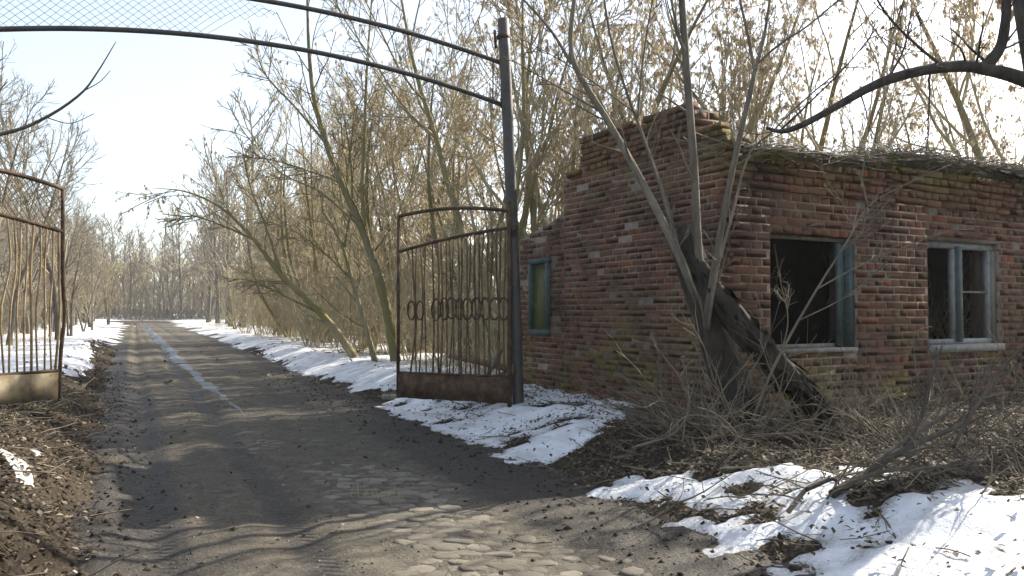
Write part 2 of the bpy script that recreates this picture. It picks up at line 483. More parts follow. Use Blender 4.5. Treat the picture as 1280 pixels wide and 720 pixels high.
# ---- snow
def poly_sd(px, py, poly):
    """signed distance, positive inside"""
    best = np.full(px.shape, 1e9); ins = np.zeros(px.shape, bool); n = len(poly)
    for i in range(n):
        a, b = poly[i], poly[(i + 1) % n]
        e = b - a; wx, wy = px - a[0], py - a[1]
        t = np.clip((wx * e[0] + wy * e[1]) / (e @ e + 1e-9), 0, 1)
        best = np.minimum(best, np.hypot(wx - e[0] * t, wy - e[1] * t))
        c = ((a[1] <= py) & (b[1] > py)) | ((b[1] <= py) & (a[1] > py))
        xi = a[0] + (py - a[1]) / (b[1] - a[1] + 1e-12) * e[0]
        ins ^= c & (px < xi)
    return np.where(ins, best, -best)

SN = [([(470, 502), (500, 492), (560, 494), (600, 500), (655, 488), (705, 494), (760, 512), (805, 527), (775, 548), (735, 562), (700, 574), (640, 564), (600, 548), (560, 530), (510, 517)], 0.09),
      ([(728, 582), (790, 574), (850, 584), (920, 590), (985, 596), (1052, 600), (1072, 616), (1110, 632), (1150, 630), (1165, 618), (1210, 615), (1264, 628), (1256, 650), (1300, 655), (1420, 690), (1420, 800), (1180, 760), (1110, 700), (1010, 682), (1003, 664), (955, 660), (985, 645), (905, 640), (850, 625), (838, 608), (790, 598)], 0.2),
      ([(1030, 577), (1095, 577), (1100, 588), (1040, 590)], 0.3),
      ([(1255, 608), (1340, 600), (1340, 622), (1262, 622)], 0.3)]
def snow_field(x, y):
    lat = lat_of(x, y); hw = road_hw(y); eR, eL = lat - hw, -lat - hw
    n = fbm(x * 1.3, y * 1.3, 91, 4); nb = fbm(x * 0.28, y * 0.28, 95, 3)
    m = np.full(x.shape, -5.0)
    sel = (y > 2) & (y < 16) & (np.abs(x) < 9)
    for pts, z in SN:
        pg = np.array([G(a, b, z) for a, b in pts])
        m[sel] = np.maximum(m[sel], poly_sd(x[sel], y[sel], pg))
    m = np.minimum(m, .16) + np.where(x > .75, -.035, -.02) + 0.20 * n + 0.36 * fbm(x * 3.6, y * 5.5, 97, 5)
    pg = np.array([G(a, b, .42) for a, b in [(-20, 563), (20, 562), (48, 548), (60, 550), (50, 572), (34, 594), (20, 602), (22, 580), (-20, 574)]])
    lp_ = np.full(x.shape, -5.0); lp_[sel] = poly_sd(x[sel], y[sel], pg)
    m = np.maximum(m, np.minimum(lp_, .08) - .055 + .10 * fbm(x * 4, y * 4, 12, 3))
    # right verge: a ploughed strip that follows the road, thinning into the trees
    wR = 3.2 + 0.04 * y
    r1 = np.minimum(eR - 0.15, wR - eR) * sm(11.8, 13.2, y + 0.2 * x) - 2 * sm(13.2, 11.8, y + 0.2 * x)
    m = np.maximum(m, np.minimum(r1, 0.35) + 0.55 * n + 0.25 * nb + 0.35 * fbm(x * 3, y * 3, 98, 4))
    # left field beyond the gate
    l1 = np.minimum(eL - 0.45, 9.0 - eL + 0.1 * y) * sm(11.0, 13.5, y) - 2 * sm(13.5, 11, y)
    m = np.maximum(m, np.minimum(l1, 0.45) + 0.40 * n + 0.3 * nb + .25 * fbm(x * 3, y * 3, 98, 4))
    # patches deeper in the wood
    fo = np.where((y > 14) & ((eR > 3) | (eL > 6)), nb * 1.6 + 0.5 * n - 0.25, -5)
    fo = np.where((y > 14) & (eR < 12) & (eR > 3), nb * 1.6 + 0.5 * n - 0.05, fo)
    m = np.maximum(m, fo)
    # snow bank across the end of the road
    m = np.maximum(m, np.where((y > 116) & (y < 150) & (np.abs(lat) < 30), 0.5, -5))
    return m
sx = xs[(xs > -130) & (xs < 60)]; sy = ys[(ys > 1.8) & (ys < 160)]
SX, SY = np.meshgrid(sx, sy)
SMK = snow_field(SX, SY)
base = top_h(SX, SY)
SZ = base + np.where(SMK > 0, 0.036 * np.tanh(SMK / 0.25), 0.2 * SMK.clip(-0.3, 0)) + np.where(SMK > 0, 0.026 * np.tanh(SMK / .1) * fbm(SX * 3.2, SY * 3.2, 99, 5), 0)
kk = np.maximum(np.maximum(SMK[:-1, :-1], SMK[1:, :-1]), np.maximum(SMK[:-1, 1:], SMK[1:, 1:])) > 0
sm_ = mesh_np('snow', np.stack([SX, SY, SZ], -1).reshape(-1, 3), grid_faces(*SX.shape, kk), M['snow'], True,
              attr={'thick': np.clip(SMK / 0.22, 0, 1).ravel()})
obj('snow', sm_, kind='structure')

# icy melt line down the middle of the road
iy = axis(10.5, 20, 0.12, 10.3, 110, 1.05); il = np.linspace(-1, 1, 17)
IY, IL = np.meshgrid(iy, il, indexing='ij')
wi = 0.10 + 0.16 * sm(12, 30, IY) + 0.10 * fbm(IY * 0.8, IY * 0, 7, 3)
c_i = -0.15 + 0.12 * fbm(IY * 0.35, IY * 0 + 3, 8, 2) - 0.25 * sm(15, 45, IY)
wi = wi * sm(9.5, 15, IY)
LI = c_i + IL * wi * (1 + .7 * fbm(IY * 2.1 + 20 * (IL > 0), IL * 0, 17, 4))
IX = LI / CL + road_c(IY)
IZ = road_h(LI, IX, IY) + 0.014 * (1 - IL ** 2) - 0.007 + 0.013 * fbm(IX * 2.2, IY * 1.1, 9, 4)
obj('meltwater', mesh_np('meltwater', np.stack([IX, IY, IZ], -1).reshape(-1, 3), grid_faces(*IX.shape), M['ice'], True), kind='structure')

# ---- cobbles showing through the dirt
def cobble_mesh(i):
    r_ = np.random.default_rng(300 + i); k = 6 + i % 3
    a = np.sort(np.arange(k) / k * 2 * np.pi + r_.normal(0, 0.2, k))
    rad = r_.uniform(0.40, 0.58, k)
    ring = np.stack([np.cos(a) * rad, np.sin(a) * rad], -1)
    tilt = r_.normal(0, .25, 2)
    tz = lambda q: 0.30 + q @ tilt + r_.normal(0, .03, len(q))
    V = [np.c_[ring * 1.04, np.full(k, -0.9)], np.c_[ring, np.full(k, 0.0)], np.c_[ring * 0.88, tz(ring * .88)], np.c_[ring * .45, tz(ring * .45) + .06]]
    Q = [(l * k + j, l * k + (j + 1) % k, (l + 1) * k + (j + 1) % k, (l + 1) * k + j) for l in range(3) for j in range(k)]
    T = [(3 * k, 3 * k + j, 3 * k + j + 1) for j in range(1, k - 1)]
    return mesh_np('cobblestone', np.concatenate([np.asarray(v, float) for v in V]), [np.array(Q), np.array(T)], M['stone'], False)
CM = [cobble_mesh(i) for i in range(9)]
cells = []
for r_i in range(46):
    for c_i2 in range(40):
        y = 3.0 + r_i * 0.128; x = -2.4 + (c_i2 + 0.5 * (r_i % 2)) * 0.165
        x += rng.normal(0, 0.022) - 0.25 * (y - 5); y += rng.normal(0, 0.016)
        la = float(lat_of(np.array(x), np.array(y)))
        if la < -0.45 or la > 1.35: continue
        cov = fbm(np.array(x * 0.9), np.array(y * 0.9), 111, 3)
        core = math.exp(-((la - 0.4) / 0.55) ** 2) * float(sm(8.2, 5.6, np.array(y)))
        s_ = core + 0.55 * float(cov) - 0.30
        if s_ > 0: cells.append((s_, x, y))
cells.sort(key=lambda c: c[2])
cells = cells[:300]
for i, (s_, x, y) in enumerate(cells):
    o = obj('cobblestone', CM[i % 9], road)
    z = float(road_h(lat_of(np.array(x), np.array(y)), np.array(x), np.array(y)))
    o.location = (x, y, z - 0.0085 + 0.006 * min(1, s_ * 1.6) + rng.normal(0, .003))
    o.scale = (rng.uniform(0.13, 0.24), rng.uniform(0.10, 0.155), 0.026)
    o.rotation_euler = (rng.normal(0, 0.05), rng.normal(0, 0.05), rng.normal(0, 0.35) + (math.pi if rng.random() < .5 else 0))

# ------------------------------------------------------------------ brick building
C0 = np.array([2.27, 8.5])
A_ = R(29.2)
Ug = np.array([-math.sin(A_), math.cos(A_), 0]); Vf = np.array([math.cos(A_), math.sin(A_), 0]); UP = np.array([0, 0, 1.0])
C3 = np.array([C0[0], C0[1], 0.0])
COURSE, ST, HD, MO = 0.0935, 0.295, 0.140, 0.017
TH = 0.38
FRONT_L, DEPTH = 9.0, 3.14
bld = thing('brick_building', 'small roofless-looking derelict red brick gatehouse with two empty front windows', 'building', (C0[0], C0[1], 0.2))

def rects_minus(x0, x1, zb, zt, holes):
    """vertical cells of a wall face as solid boxes (x0,x1,z0,z1)"""
    X = sorted({x0, x1, *[h[0] for h in holes], *[h[1] for h in holes]})
    out = []
    for a, b in zip(X[:-1], X[1:]):
        segs = [(zb, zt)]
        for h in holes:
            if h[0] <= a + 1e-6 and h[1] >= b - 1e-6:
                ns = []
                for p, q in segs:
                    if h[2] > p: ns.append((p, min(q, h[2])))
                    if h[3] < q: ns.append((max(p, h[3]), q))
                segs = ns
        out += [(a, b, p, q) for p, q in segs if q > p]
    return out

W1 = (0.665, 2.09, 0.98, 2.29); W2 = (3.47, 5.07, 0.955, 2.33); W3 = (7.2, 8.4, 0.96, 2.32)
BW = (2.2, 3.66, 1.3, 2.35)       # opening in the back wall
SW = (3.55, 4.10, 1.05, 2.19)    # side window of the annex (along the gable line)

# top outline of the gable wall: list of (t0, t1, ztop0, ztop1)
GT = [(0.0, 0.48, 3.37, 3.37), (0.48, 2.69, 3.70, 3.72), (2.69, 3.15, 3.28, 3.28)]
AT = (3.15, 4.42, 2.80, 2.52)

def wall_core(name, org, ax, inn, boxes, mat, inset=0.001, th=TH):
    mb = MB()
    for a, b, p, q in boxes:
        mb.box(org + ax * a + inn * inset + UP * p, ax * (b - a), inn * (th - inset), UP * (q - p))
    return part(name, mb.mesh(name, mat), bld)

gb = [(0.012, 0.48, 0.0, 3.36), (0.48, 2.69, 0.0, 3.69), (2.69, 3.15, 0.0, 3.27)]
wall_core('gable_wall', C3, Ug, Vf, gb, M['mortar'])
fh = [W1, W2, W3]
fb = [r for r in rects_minus(TH + 0.001, FRONT_L, 0.0, 3.09, fh)]
wall_core('front_wall', C3, Vf, Ug, fb, M['mortar'])
mb = MB()                                                   # front wall stub over the gable's end
bb = [r for r in rects_minus(3.151, 4.42, 0.0, 2.5, [SW])]
aw = MB()
for a, b, p, q in bb:
    if q > 2.4:      # sloping broken top
        f = lambda t: AT[2] + (AT[3] - AT[2]) * (t - AT[0]) / (AT[1] - AT[0]) - 0.01
        o0, o1 = C3 + Ug * a + Vf * 0.021, C3 + Ug * b + Vf * 0.021; tk = Vf * (TH - 0.1)
        Vv = [o0 + UP * p, o1 + UP * p, o1 + tk + UP * p, o0 + tk + UP * p, o0 + UP * f(a), o1 + UP * f(b), o1 + tk + UP * f(b), o0 + tk + UP * f(a)]
        aw.add(Vv, [(0, 3, 2, 1), (4, 5, 6, 7), (0, 1, 5, 4), (1, 2, 6, 5), (2, 3, 7, 6), (3, 0, 4, 7)])
    else:
        aw.box(C3 + Ug * a + Vf * 0.021 + UP * p, Ug * (b - a), Vf * (TH - 0.112), UP * (q - p))
aw.box(C3 + Ug * 4.421 + Vf * 0.021, Vf * 1.6, Ug * .25, UP * 2.2)
part('annex_wall', aw.mesh('annex_wall', M['mortar']), bld)
Bk = C3 + Ug * DEPTH
wall_core('back_wall', Bk, Vf, -Ug, rects_minus(TH + 0.002, FRONT_L, 0.0, 3.0, [BW]), M['plaster_shaded'])
wall_core('far_wall', C3 + Vf * (FRONT_L - TH) + Ug * (TH + 0.002), Ug, Vf, [(0.0, DEPTH - 2 * TH - 0.01, 0.0, 3.0)], M['plaster_shaded'], 0.0)
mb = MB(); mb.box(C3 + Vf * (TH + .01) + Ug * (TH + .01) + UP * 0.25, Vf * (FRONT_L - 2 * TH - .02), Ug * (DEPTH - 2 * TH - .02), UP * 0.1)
part('interior_floor', mb.mesh('interior_floor', M['plaster_shaded']), bld)
# roof slab with sagging felt edge
roof = MB(); n = 60
n = 160; sv = np.linspace(TH + 0.005, FRONT_L + 0.05, n)
for side in range(1):
    Vv = []
    for i, s in enumerate(sv):
        z = 3.105 + .13 * float(sm(2.3, 2.6, np.array(s))) + 0.008 * math.sin(s * 2.1) + 0.035 * float(fbm(np.array(s * 4.3), np.array(0.5), 3, 4))
        ov = -0.05 + 0.06 * float(vn(np.array(s * 3.1), np.array(2.0), 8))
        p0 = C3 + Vf * s - Ug * ov; p1 = C3 + Vf * s + Ug * (DEPTH - 0.2)
        Vv += [p0 + UP * z, p0 + UP * (z + 0.03 + .012 * s), p1 + UP * (z + 0.16), p1 + UP * (z - 0.12)]
    Q = []
    for i in range(n - 1):
        b = i * 4
        for j in range(4): Q.append((b + j, b + 4 + j, b + 4 + (j + 1) % 4, b + (j + 1) % 4))
    roof.add(Vv, Q)
roof_o = part('roof', roof.mesh('roof', M['felt']), bld)

# --- bricks
bricks = []     # (centre, axis, inward normal, length, height, proud)
def lay(org, ax, inn, z0, z1, ivals, row, proud=0.0, head=None, jit=0.0015, ST=ST, HD=HD, MO=MO):
    is_h = (row % 4 in (1, 3)) if head is None else head
    L = (HD if is_h else ST) + MO
    off = {0: 0, 1: 0.25, 2: 0.5, 3: 0.25}[row % 4] * (ST + MO)
    for a, b in ivals:
        x = a - ((a + off) % L) if a > 0.02 else a - (off % L)
        while x < b - 0.02:
            l0, l1 = max(x, a), min(x + L - MO, b)
            if l1 - l0 > 0.05:
                j = rng.normal(0, jit)
                if rng.random() < 0.012: j += -0.03
                bricks.append((org + ax * (l0 + l1) / 2 + UP * ((z0 + z1) / 2), ax, inn, l1 - l0, z1 - z0, proud + 0.0028 + j))
            x += L
def spans(x0, x1, holes, zc):
    s = [(x0, x1)]
    for h in holes:
        if h[2] - 0.001 < zc < h[3] + 0.001:
            ns = []
            for a, b in s:
                if h[0] > a: ns.append((a, min(b, h[0] - 0.0)))
                if h[1] < b: ns.append((max(a, h[1]), b))
            s = ns
    return [(a, b) for a, b in s if b - a > 0.05]
row = 0
z = 0.13
while z < 3.62:
    z1 = z + COURSE - MO; zc = (z + z1) / 2
    # front
    if z1 < 3.24:
        corn = z > 2.74
        step = 0.035 if z > 2.74 else 0.0
        if corn: step += 0.02 * (z > 2.95)
        lintel = any(h[3] - 0.001 < zc < h[3] + 0.11 for h in fh)
        for a, b in spans(0.0 if z1 < 3.12 else 2.4, FRONT_L, fh, zc):
            apron = [h for h in fh if zc < h[2]]
            lay(C3, Vf, Ug, z, z1, [(a, b)], row, step)
    if 3.12 <= z1 < 3.38:
        lay(C3, Vf, Ug, z, z1, [(0.0, TH)], row, 0.02)
    # end faces of the parapet step and of the annex
    if 3.37 < z and z1 < 3.73: lay(C3 + Ug * 0.48, Vf, Ug, z, z1, [(0.0, TH)], row, 0.0)
    z += COURSE; row += 1
row = 0
z = 0.10
GC, GK = 0.078, dict(ST=0.255, HD=0.120, MO=0.014)
while z < 3.72:
    z1 = z + GC - 0.014; zc = (z + z1) / 2
    top = [(0.0, 0.48, 3.38), (0.48, 2.69, 3.73), (2.69, 3.15, 3.29)]
    iv = []
    for a, b, zt in top:
        if z1 < zt:
            if iv and abs(iv[-1][1] - a) < 1e-6: iv[-1] = (iv[-1][0], b)
            else: iv.append((a, b))
    lay(C3, Ug, Vf, z, z1, iv, row, 0.025 if z > 3.27 else 0.0, **GK)
    tm = 4.42 if z1 < AT[3] else (AT[0] + (AT[2] - z1) / (AT[2] - AT[3]) * (AT[1] - AT[0]) if z1 < AT[2] else 0)
    if tm > 3.3: lay(C3, Ug, Vf, z, z1, spans(3.165, tm, [SW], zc), row, -0.02, jit=0.003, **GK)
    z += GC; row += 1
# coping bricks on edge along the parapet
for t0, t1, zt in ((0.0, 0.48, 3.37), (0.48, 2.69, 3.70), (2.69, 3.15, 3.28)):
    bricks += [(C3 + Ug * (t + 0.085) + UP * (zt + 0.03), Ug, Vf, 0.155, 0.075, 0.035 + rng.normal(0, 0.005)) for t in np.arange(t0 + 0.005, t1 - 0.1, 0.172) if rng.random() > 0.03]

def brick_proto(i):
    r_ = np.random.default_rng(900 + i)
    c = 0.07
    V = []
    for (dy, ins) in ((0.5, 0.0), (-0.482, 0.0), (-0.5, 0.012)):
        for sx_, sz_ in ((-1, -1), (1, -1), (1, 1), (-1, 1)):
            V.append((sx_ * (0.5 - ins * 0.6) + r_.normal(0, 0.010), dy + r_.normal(0, 0.006) * (dy < 0), sz_ * (0.5 - ins * 2.0) + r_.normal(0, 0.04)))
    Q = [(k + j, k + (j + 1) % 4, k + 4 + (j + 1) % 4, k + 4 + j) for k in (0, 4) for j in range(4)] + [(8, 9, 10, 11), (3, 2, 1, 0)]
    return np.array(V), np.array(Q)
BP = [brick_proto(i) for i in range(8)]
BPM = [mesh_np('brick', v, q, M['brick']) for v, q in BP]
camp = np.array([0, 0, CAM_Z])
def b_mat(b):
    c, ax, inn, L, H, pr = b
    dep = 0.12
    return c + inn * (dep / 2 - pr), ax * L, inn * dep, UP * H
def b_size(b):
    d = b[0] - camp
    if abs(b[0][0] / b[0][1]) > 0.66 or b[0][2] < 0.25: return 0
    return b[3] * b[4] * abs(d @ b[2]) / np.linalg.norm(d) ** 3
order = sorted(range(len(bricks)), key=lambda i: -b_size(bricks[i]))
single = set(order[:300])
rest = MB()
for i, b in enumerate(bricks):
    c, ax, ay, az = b_mat(b); k = i % 8
    tw = rng.normal(0, 0.006)
    if i in single:
        o = obj('brick', BPM[k], bld)
        m = Matrix(((ax[0], ay[0], az[0], c[0]), (ax[1], ay[1], az[1], c[1]), (ax[2], ay[2], az[2], c[2]), (0, 0, 0, 1)))
        o.matrix_local = Matrix.Translation(-Vector(bld.location)) @ m
    else:
        v, q = BP[k]
        rest.add(c + v[:, :1] * ax + v[:, 1:2] * ay + v[:, 2:] * az, q)
part('brickwork', rest.mesh('brickwork', M['brick']), bld, kind='stuff')

# --- windows
def wpart(name, parent, mat, boxes, org=C3, ax=Vf, inn=Ug):
    m_ = MB()
    for s0, s1, t0, t1, z0, z1 in boxes: m_.box(org + ax * s0 + inn * t0 + UP * z0, ax * (s1 - s0), inn * (t1 - t0), UP * (z1 - z0))
    return part(name, m_.mesh(name, mat), parent)
s0, s1, z0, z1 = W1
w = wpart('window_frame', bld, M['grey_wood'], [(s0, s1 - .01, .10, .17, z1 - .055, z1 - .003)])
wpart('bottom_rail', w, M['grey_wood'], [(s0 + .004, s1 - .26, .10, .17, z0 + .004, z0 + .05)])
w['label'] = 'frame of the empty window without sashes'
wpart('jamb', w, M['teal'], [(s1 - .10, s1 - .004, .02, .20, z0 + .003, z1 - .06)])
wpart('sash', w, M['teal'], [(s1 - .25, s1 - .19, .06, .11, z0 + .03, z1 - .07), (s1 - .19, s1 - .115, .07, .13, z0 + .02, z1 - .08)])
wpart('sill', w, M['concrete'], [(s0 + .25, s1 - .02, -.035, .3, z0 - .045, z0 + .003)])
wpart('lintel', w, M['grey_wood'], [(s0 - .04, s1 + .03, .03, .25, z1 + .003, z1 + .06)])
s0, s1, z0, z1 = W2
w = wpart('window_frame', bld, M['pale_paint'], [(s0 + .003, s1 - .003, .07, .15, z1 - .09, z1 - .004), (s0 + .003, s1 - .003, .07, .15, z0 + .02, z0 + .09),
      (s0 + .003, s0 + .07, .07, .15, z0 + .09, z1 - .09), (s1 - .16, s1 - .09, .07, .15, z0 + .09, z1 - .09)])
w['label'] = 'pale grey window frame with a teal double mullion and no glass'
mid = s0 + 0.74
wpart('mullion', w, M['pale_paint'], [(mid - .10, mid - .045, .065, .14, z0 + .06, z1 - .095), (mid + .045, mid + .11, .065, .14, z0 + .06, z1 - .095)])
wpart('mullion', w, M['teal'], [(mid - .045, mid + .045, .03, .155, z0 + .05, z1 - .06)])
wpart('jamb', w, M['grey_wood'], [(s1 - .09, s1 - .003, .05, .36, z0 + .01, z1 - .095)])
wpart('glazing_bar', w, M['grey_wood'], [(mid + .11, s1 - .16, .09, .12, z0 + .70, z0 + .725)])
wpart('sill', w, M['concrete'], [(s0 - .03, s1 + .03, -.04, .3, z0 - .075, z0 + .018)])
wpart('lintel', w, M['concrete'], [(s0 - .08, s1 + .08, .004, .3, z1 + .002, z1 + .075)])
a0, a1, z0, z1 = SW
w = wpart('window_frame', bld, M['teal'], [(a0 + .002, a1 - .002, -.03, .08, z1 - .075, z1 - .003), (a0 + .002, a1 - .002, -.03, .08, z0 + .003, z0 + .09), (a0 + .002, a0 + .06, -.03, .08, z0 + .09, z1 - .075), (a1 - .06, a1 - .002, -.03, .08, z0 + .09, z1 - .075)], C3, Ug, Vf)
w['label'] = 'teal frame of the narrow side window with a broken pane'
wpart('jamb', w, M['pale_paint'], [(a1 - .068, a1 - .061, .085, .36, z0 + .10, z1 - .08)], C3, Ug, Vf)
gp = MB()
zz0, zz1 = z0 + .09, z1 - .075
pv = [(a0 + .06, zz0), (a1 - .06, zz0), (a1 - .06, zz1), (a0 + .13, zz1), (a0 + .12, zz1 - .2), (a0 + .16, zz1 - .28), (a0 + .06, zz1 - .33)]
Vp = [C3 + Ug * a + Vf * t + UP * zq for t in (.02, .026) for a, zq in pv]; k7 = len(pv)
gp.add(Vp, [(j, (j + 1) % k7, k7 + (j + 1) % k7, k7 + j) for j in range(k7)], [(0, j + 1, j) for j in range(1, k7 - 1)] + [(k7, k7 + j, k7 + j + 1) for j in range(1, k7 - 1)])
part('pane', gp.mesh('pane', M['glass']), w)

# slipped roofing sheet, moss and dead twigs along the eave
mb = MB(); Vv = []
for i in range(9):
    for j in range(5):
        s, t = 5.0 + i * 0.12, -0.16 + j * 0.13
        Vv.append(C3 + Vf * (s + 0.05 * j * (i < 5)) + Ug * t + UP * (3.36 + 0.02 * math.sin(i * 1.6) + t * 0.45 - 0.03 * (i > 6)))
Vv = np.array(Vv); nb_ = len(Vv); Vv = np.vstack([Vv, Vv - UP * 0.012])
Q = grid_faces(9, 5); mb.add(Vv, np.vstack([Q, Q[:, ::-1] + nb_]))
part('roof_sheet', mb.mesh('roof_sheet', M['asbestos']), bld)['label'] = 'slipped grey roofing sheet over the eave'

def leaf_cards(pos, size, mat, name, flat=0.5, asp=1.7, nrm_up=True):
    """many small folded leaves (4 verts, 2 tris each)"""
    N = len(pos)
    a = rng.uniform(0, 2 * np.pi, N); tilt = rng.normal(0, flat, N); tilt2 = rng.normal(0, flat, N)
    u = np.stack([np.cos(a), np.sin(a), tilt], -1); u = norm(u)
    v = np.stack([-np.sin(a), np.cos(a), tilt2], -1); v = norm(v)
    s = (size * rng.uniform(0.6, 1.4, N))[:, None]
    up = np.array([[0, 0, 1.0]]) * s * 0.18
    V = np.stack([pos - u * s * asp / 2, pos - v * s / 2 + up, pos + u * s * asp / 2, pos + v * s / 2 + up], 1).reshape(-1, 3)
    b = np.arange(N)[:, None] * 4
    T = np.concatenate([b + [[0, 1, 2]], b + [[0, 2, 3]]])
    return mesh_np(name, V, [T], mat)
N = 5000
s = rng.uniform(0.4, 8.5, N); pr = np.exp(-((s - 0.75) / .3) ** 2) + .8 * np.exp(-((s - 2.7) / .25) ** 2) + .7 * np.exp(-((s - 4.4) / .15) ** 2) + .04
k = rng.random(N) < pr; s = s[k]
t = rng.uniform(-0.10, 0.05, len(s)); zz = 3.16 + .13 * sm(2.3, 2.6, s) - np.abs(rng.normal(0, 0.09, len(s)))
P = C3 + Vf * s[:, None] + Ug * t[:, None] + UP * zz[:, None]
part('moss', leaf_cards(P, 0.035, M['moss'], 'moss', 0.8, 1.2), bld, kind='stuff')

# ------------------------------------------------------------------ gate
def ring_path(c, ax, w, h, n=15):
    a = np.linspace(0, 2 * np.pi, n)
    return c + ax * (np.cos(a) * w / 2)[:, None] + UP * (np.sin(a) * h / 2)[:, None]

def gate_leaf(label, hinge, free, zb, zp, rail, top, rise, bars, rings, m_frame, m_bar, m_panel, mesh_on, bow=0.03, bend=None):
    hinge, free = np.array([*hinge, 0.0]), np.array([*free, 0.0])
    t = thing('gate_leaf', label, 'gate', (hinge[0], hinge[1], zb), 'rusted double gate leaves')
    ax = free - hinge; L = np.linalg.norm(ax); axn = ax / L; nr = np.array([-axn[1], axn[0], 0])
    zt = lambda a: top[0] + (top[1] - top[0]) * a + rise * 4 * a * (1 - a)
    zr = lambda a: rail[0] + (rail[1] - rail[0]) * a + bow * math.sin(math.pi * a)
    mk = lambda nm, pts, r, mat, sides=8: part(nm, MB().tube(pts, r, sides).mesh(nm, mat, True), t)
    mk('stile', [hinge + UP * (zb - .05), hinge + UP * (top[0] + .12)], .028, m_frame)
    fs = [free + UP * (zb), free + UP * (top[1])] if bend is None else smooth_path([free + UP * zb, free + axn * 0.01 + UP * 0.95, free + axn * bend + UP * 1.35, free + axn * .02 + UP * 1.8, free + UP * top[1]], 16)
    mk('stile', fs, .022, m_frame)
    A = np.linspace(0, 1, 15)
    mk('top_rail', [hinge + ax * a + UP * zt(a) for a in A], .024, m_frame)
    mk('middle_rail', [hinge + ax * a + UP * zr(a) for a in A], .022, m_frame)
    pm = MB(); n = 13
    for sgn in (0, 1):
        pass
    Vv = []
    for a in np.linspace(0.005, 0.995, n):
        bu = 0.012 * math.sin(a * 9) 
        for z_, o_ in ((zb, 0), (zp, 0), (zp, .03), (zb, .03)):
            Vv.append(hinge + ax * a + nr * (o_ - .015 + bu) + UP * (z_ + 0.006 * math.sin(a * 23)))
    Q = []
    for i in range(n - 1):
        for j in range(4): Q.append((i * 4 + j, i * 4 + 4 + j, i * 4 + 4 + (j + 1) % 4, i * 4 + (j + 1) % 4))
    Q += [(0, 1, 2, 3), (n * 4 - 1, n * 4 - 2, n * 4 - 3, n * 4 - 4)]
    part('kick_panel', pm.add(Vv, Q).mesh('kick_panel', m_panel), t)
    mk('bottom_rail', [hinge + ax * a + UP * (zp + .012) for a in (0.01, 0.99)], .018, m_frame, 6)
    r_ = np.random.default_rng(int(abs(hinge[0] * 100)) + 3)
    for a in bars:
        j = r_.normal(0, .012, 4)
        pts = smooth_path([hinge + ax * (a + j[0] * .6) + UP * zp, hinge + ax * (a + j[1] * 1.2) + nr * j[2] + UP * (zp * .6 + zr(a) * .4),
                           hinge + ax * (a + j[3] * 1.2) + nr * j[1] + UP * (zp * .3 + zr(a) * .7), hinge + ax * a + UP * zr(a)], 9)
        mk('bar', pts, .0105 if r_.random() < .7 else .014, m_bar, 6)
    for a, zc, w_, h_ in rings:
        mk('ring', ring_path(hinge + ax * a + nr * .012 + UP * zc, axn, w_, h_), .012, m_frame, 6)
    if mesh_on:
        m_ = MB(); st = 0.075
        for sg in (1, -1):
            k = -0.6
            while k < L + 0.6:
                pts = []
                for v in np.linspace(0, 1, 9):
                    a = (k + sg * (v - .5) * .42) / L
                    if 0 <= a <= 1:
                        zz = zr(a) + (zt(a) - zr(a)) * v
                        pts.append(hinge + ax * a + UP * (zz + .004 * sg) + nr * (.006 * sg + .012 * math.sin(a * 11)))
                if len(pts) > 2: m_.tube(pts, .0048, 3, False)
                k += st
        part('chain_link', m_.mesh('chain_link', m_bar), t)
    # hinges
    for zh in (zb + .35, top[0] - .3): mk('hinge', [hinge - axn * .05 + UP * zh, hinge - axn * .05 + UP * (zh + .12)], .026, m_frame, 6)
    return t

bars_r = [.035, .075, .11, .15, .185, .22, .26, .295, .335, .365, .41, .445, .48, .52, .55, .60, .63, .68, .74, .79, .83, .87]
rings_r = [(.045 + .0785 * i, 1.44, .135, .27) for i in range(5)] + [(.43, 1.44, .11, .26), (.50, 1.45, .15, .27), (.565, 1.44, .12, .27), (.64, 1.43, .13, .27), (.79, 1.42, .11, .24), (.87, 1.42, .11, .24)]
gate_leaf('dark rusted gate leaf with a row of oval rings, hung on the tall leaning post', (-0.03, 9.66), (-1.47, 10.35), .30, .61, (2.42, 2.18), (2.62, 2.64), .07, bars_r, rings_r, M['rust'], M['rust_part_lit'], M['rust'], False)
bars_l = [.04 + i * .047 for i in range(20)] + [.975]
gate_leaf('sunlit rusted gate leaf with chain link top and pale mottled kick panel', (-5.64, 7.42), (-5.03, 8.92), .44, .74, (2.50, 2.30), (2.84, 2.78), .06, bars_l, [], M['rust'], M['rust_sunlit'], M['panel_pale'], True, .02, .05)

def pole(name, label, base, topp, r, mat):
    t = thing(name, label, 'post', tuple(base), 'gate posts')
    P = smooth_path([base - UP * .3, base, (base + topp) / 2 + np.array([.012, 0, 0]), topp], 20)
    m_ = MB(); m_.tube(P, np.linspace(r * 1.06, r, 20), 16)
    part('shaft', m_.mesh('shaft', mat, True), t)
    return t
pb = W(648, 512, 9.76); pt = W(629, 24, 9.76)
gp_ = pole('gate_post', 'tall leaning steel pipe post at the right side of the gateway', pb, pt, .069, M['pipe_grey'])
m_ = MB(); m_.tube([pt + np.array([-.09, -.02, -.36]), pt + np.array([-.105, -.02, -.14])], .018, 6)
part('lug', m_.mesh('lug', M['rust']), gp_)
m_ = MB(); c_ = pt + UP * -.22
m_.tube([c_ - UP * .02, c_ + UP * .02], .079, 16); part('collar', m_.mesh('collar', M['rust'], True), gp_)
lb = np.array([-5.74, 7.36, .25]); lt = np.array([-5.80, 7.36, 4.95])
pole('gate_post', 'steel pipe post carrying the chain link gate leaf', lb, lt, .069, M['pipe_grey'])

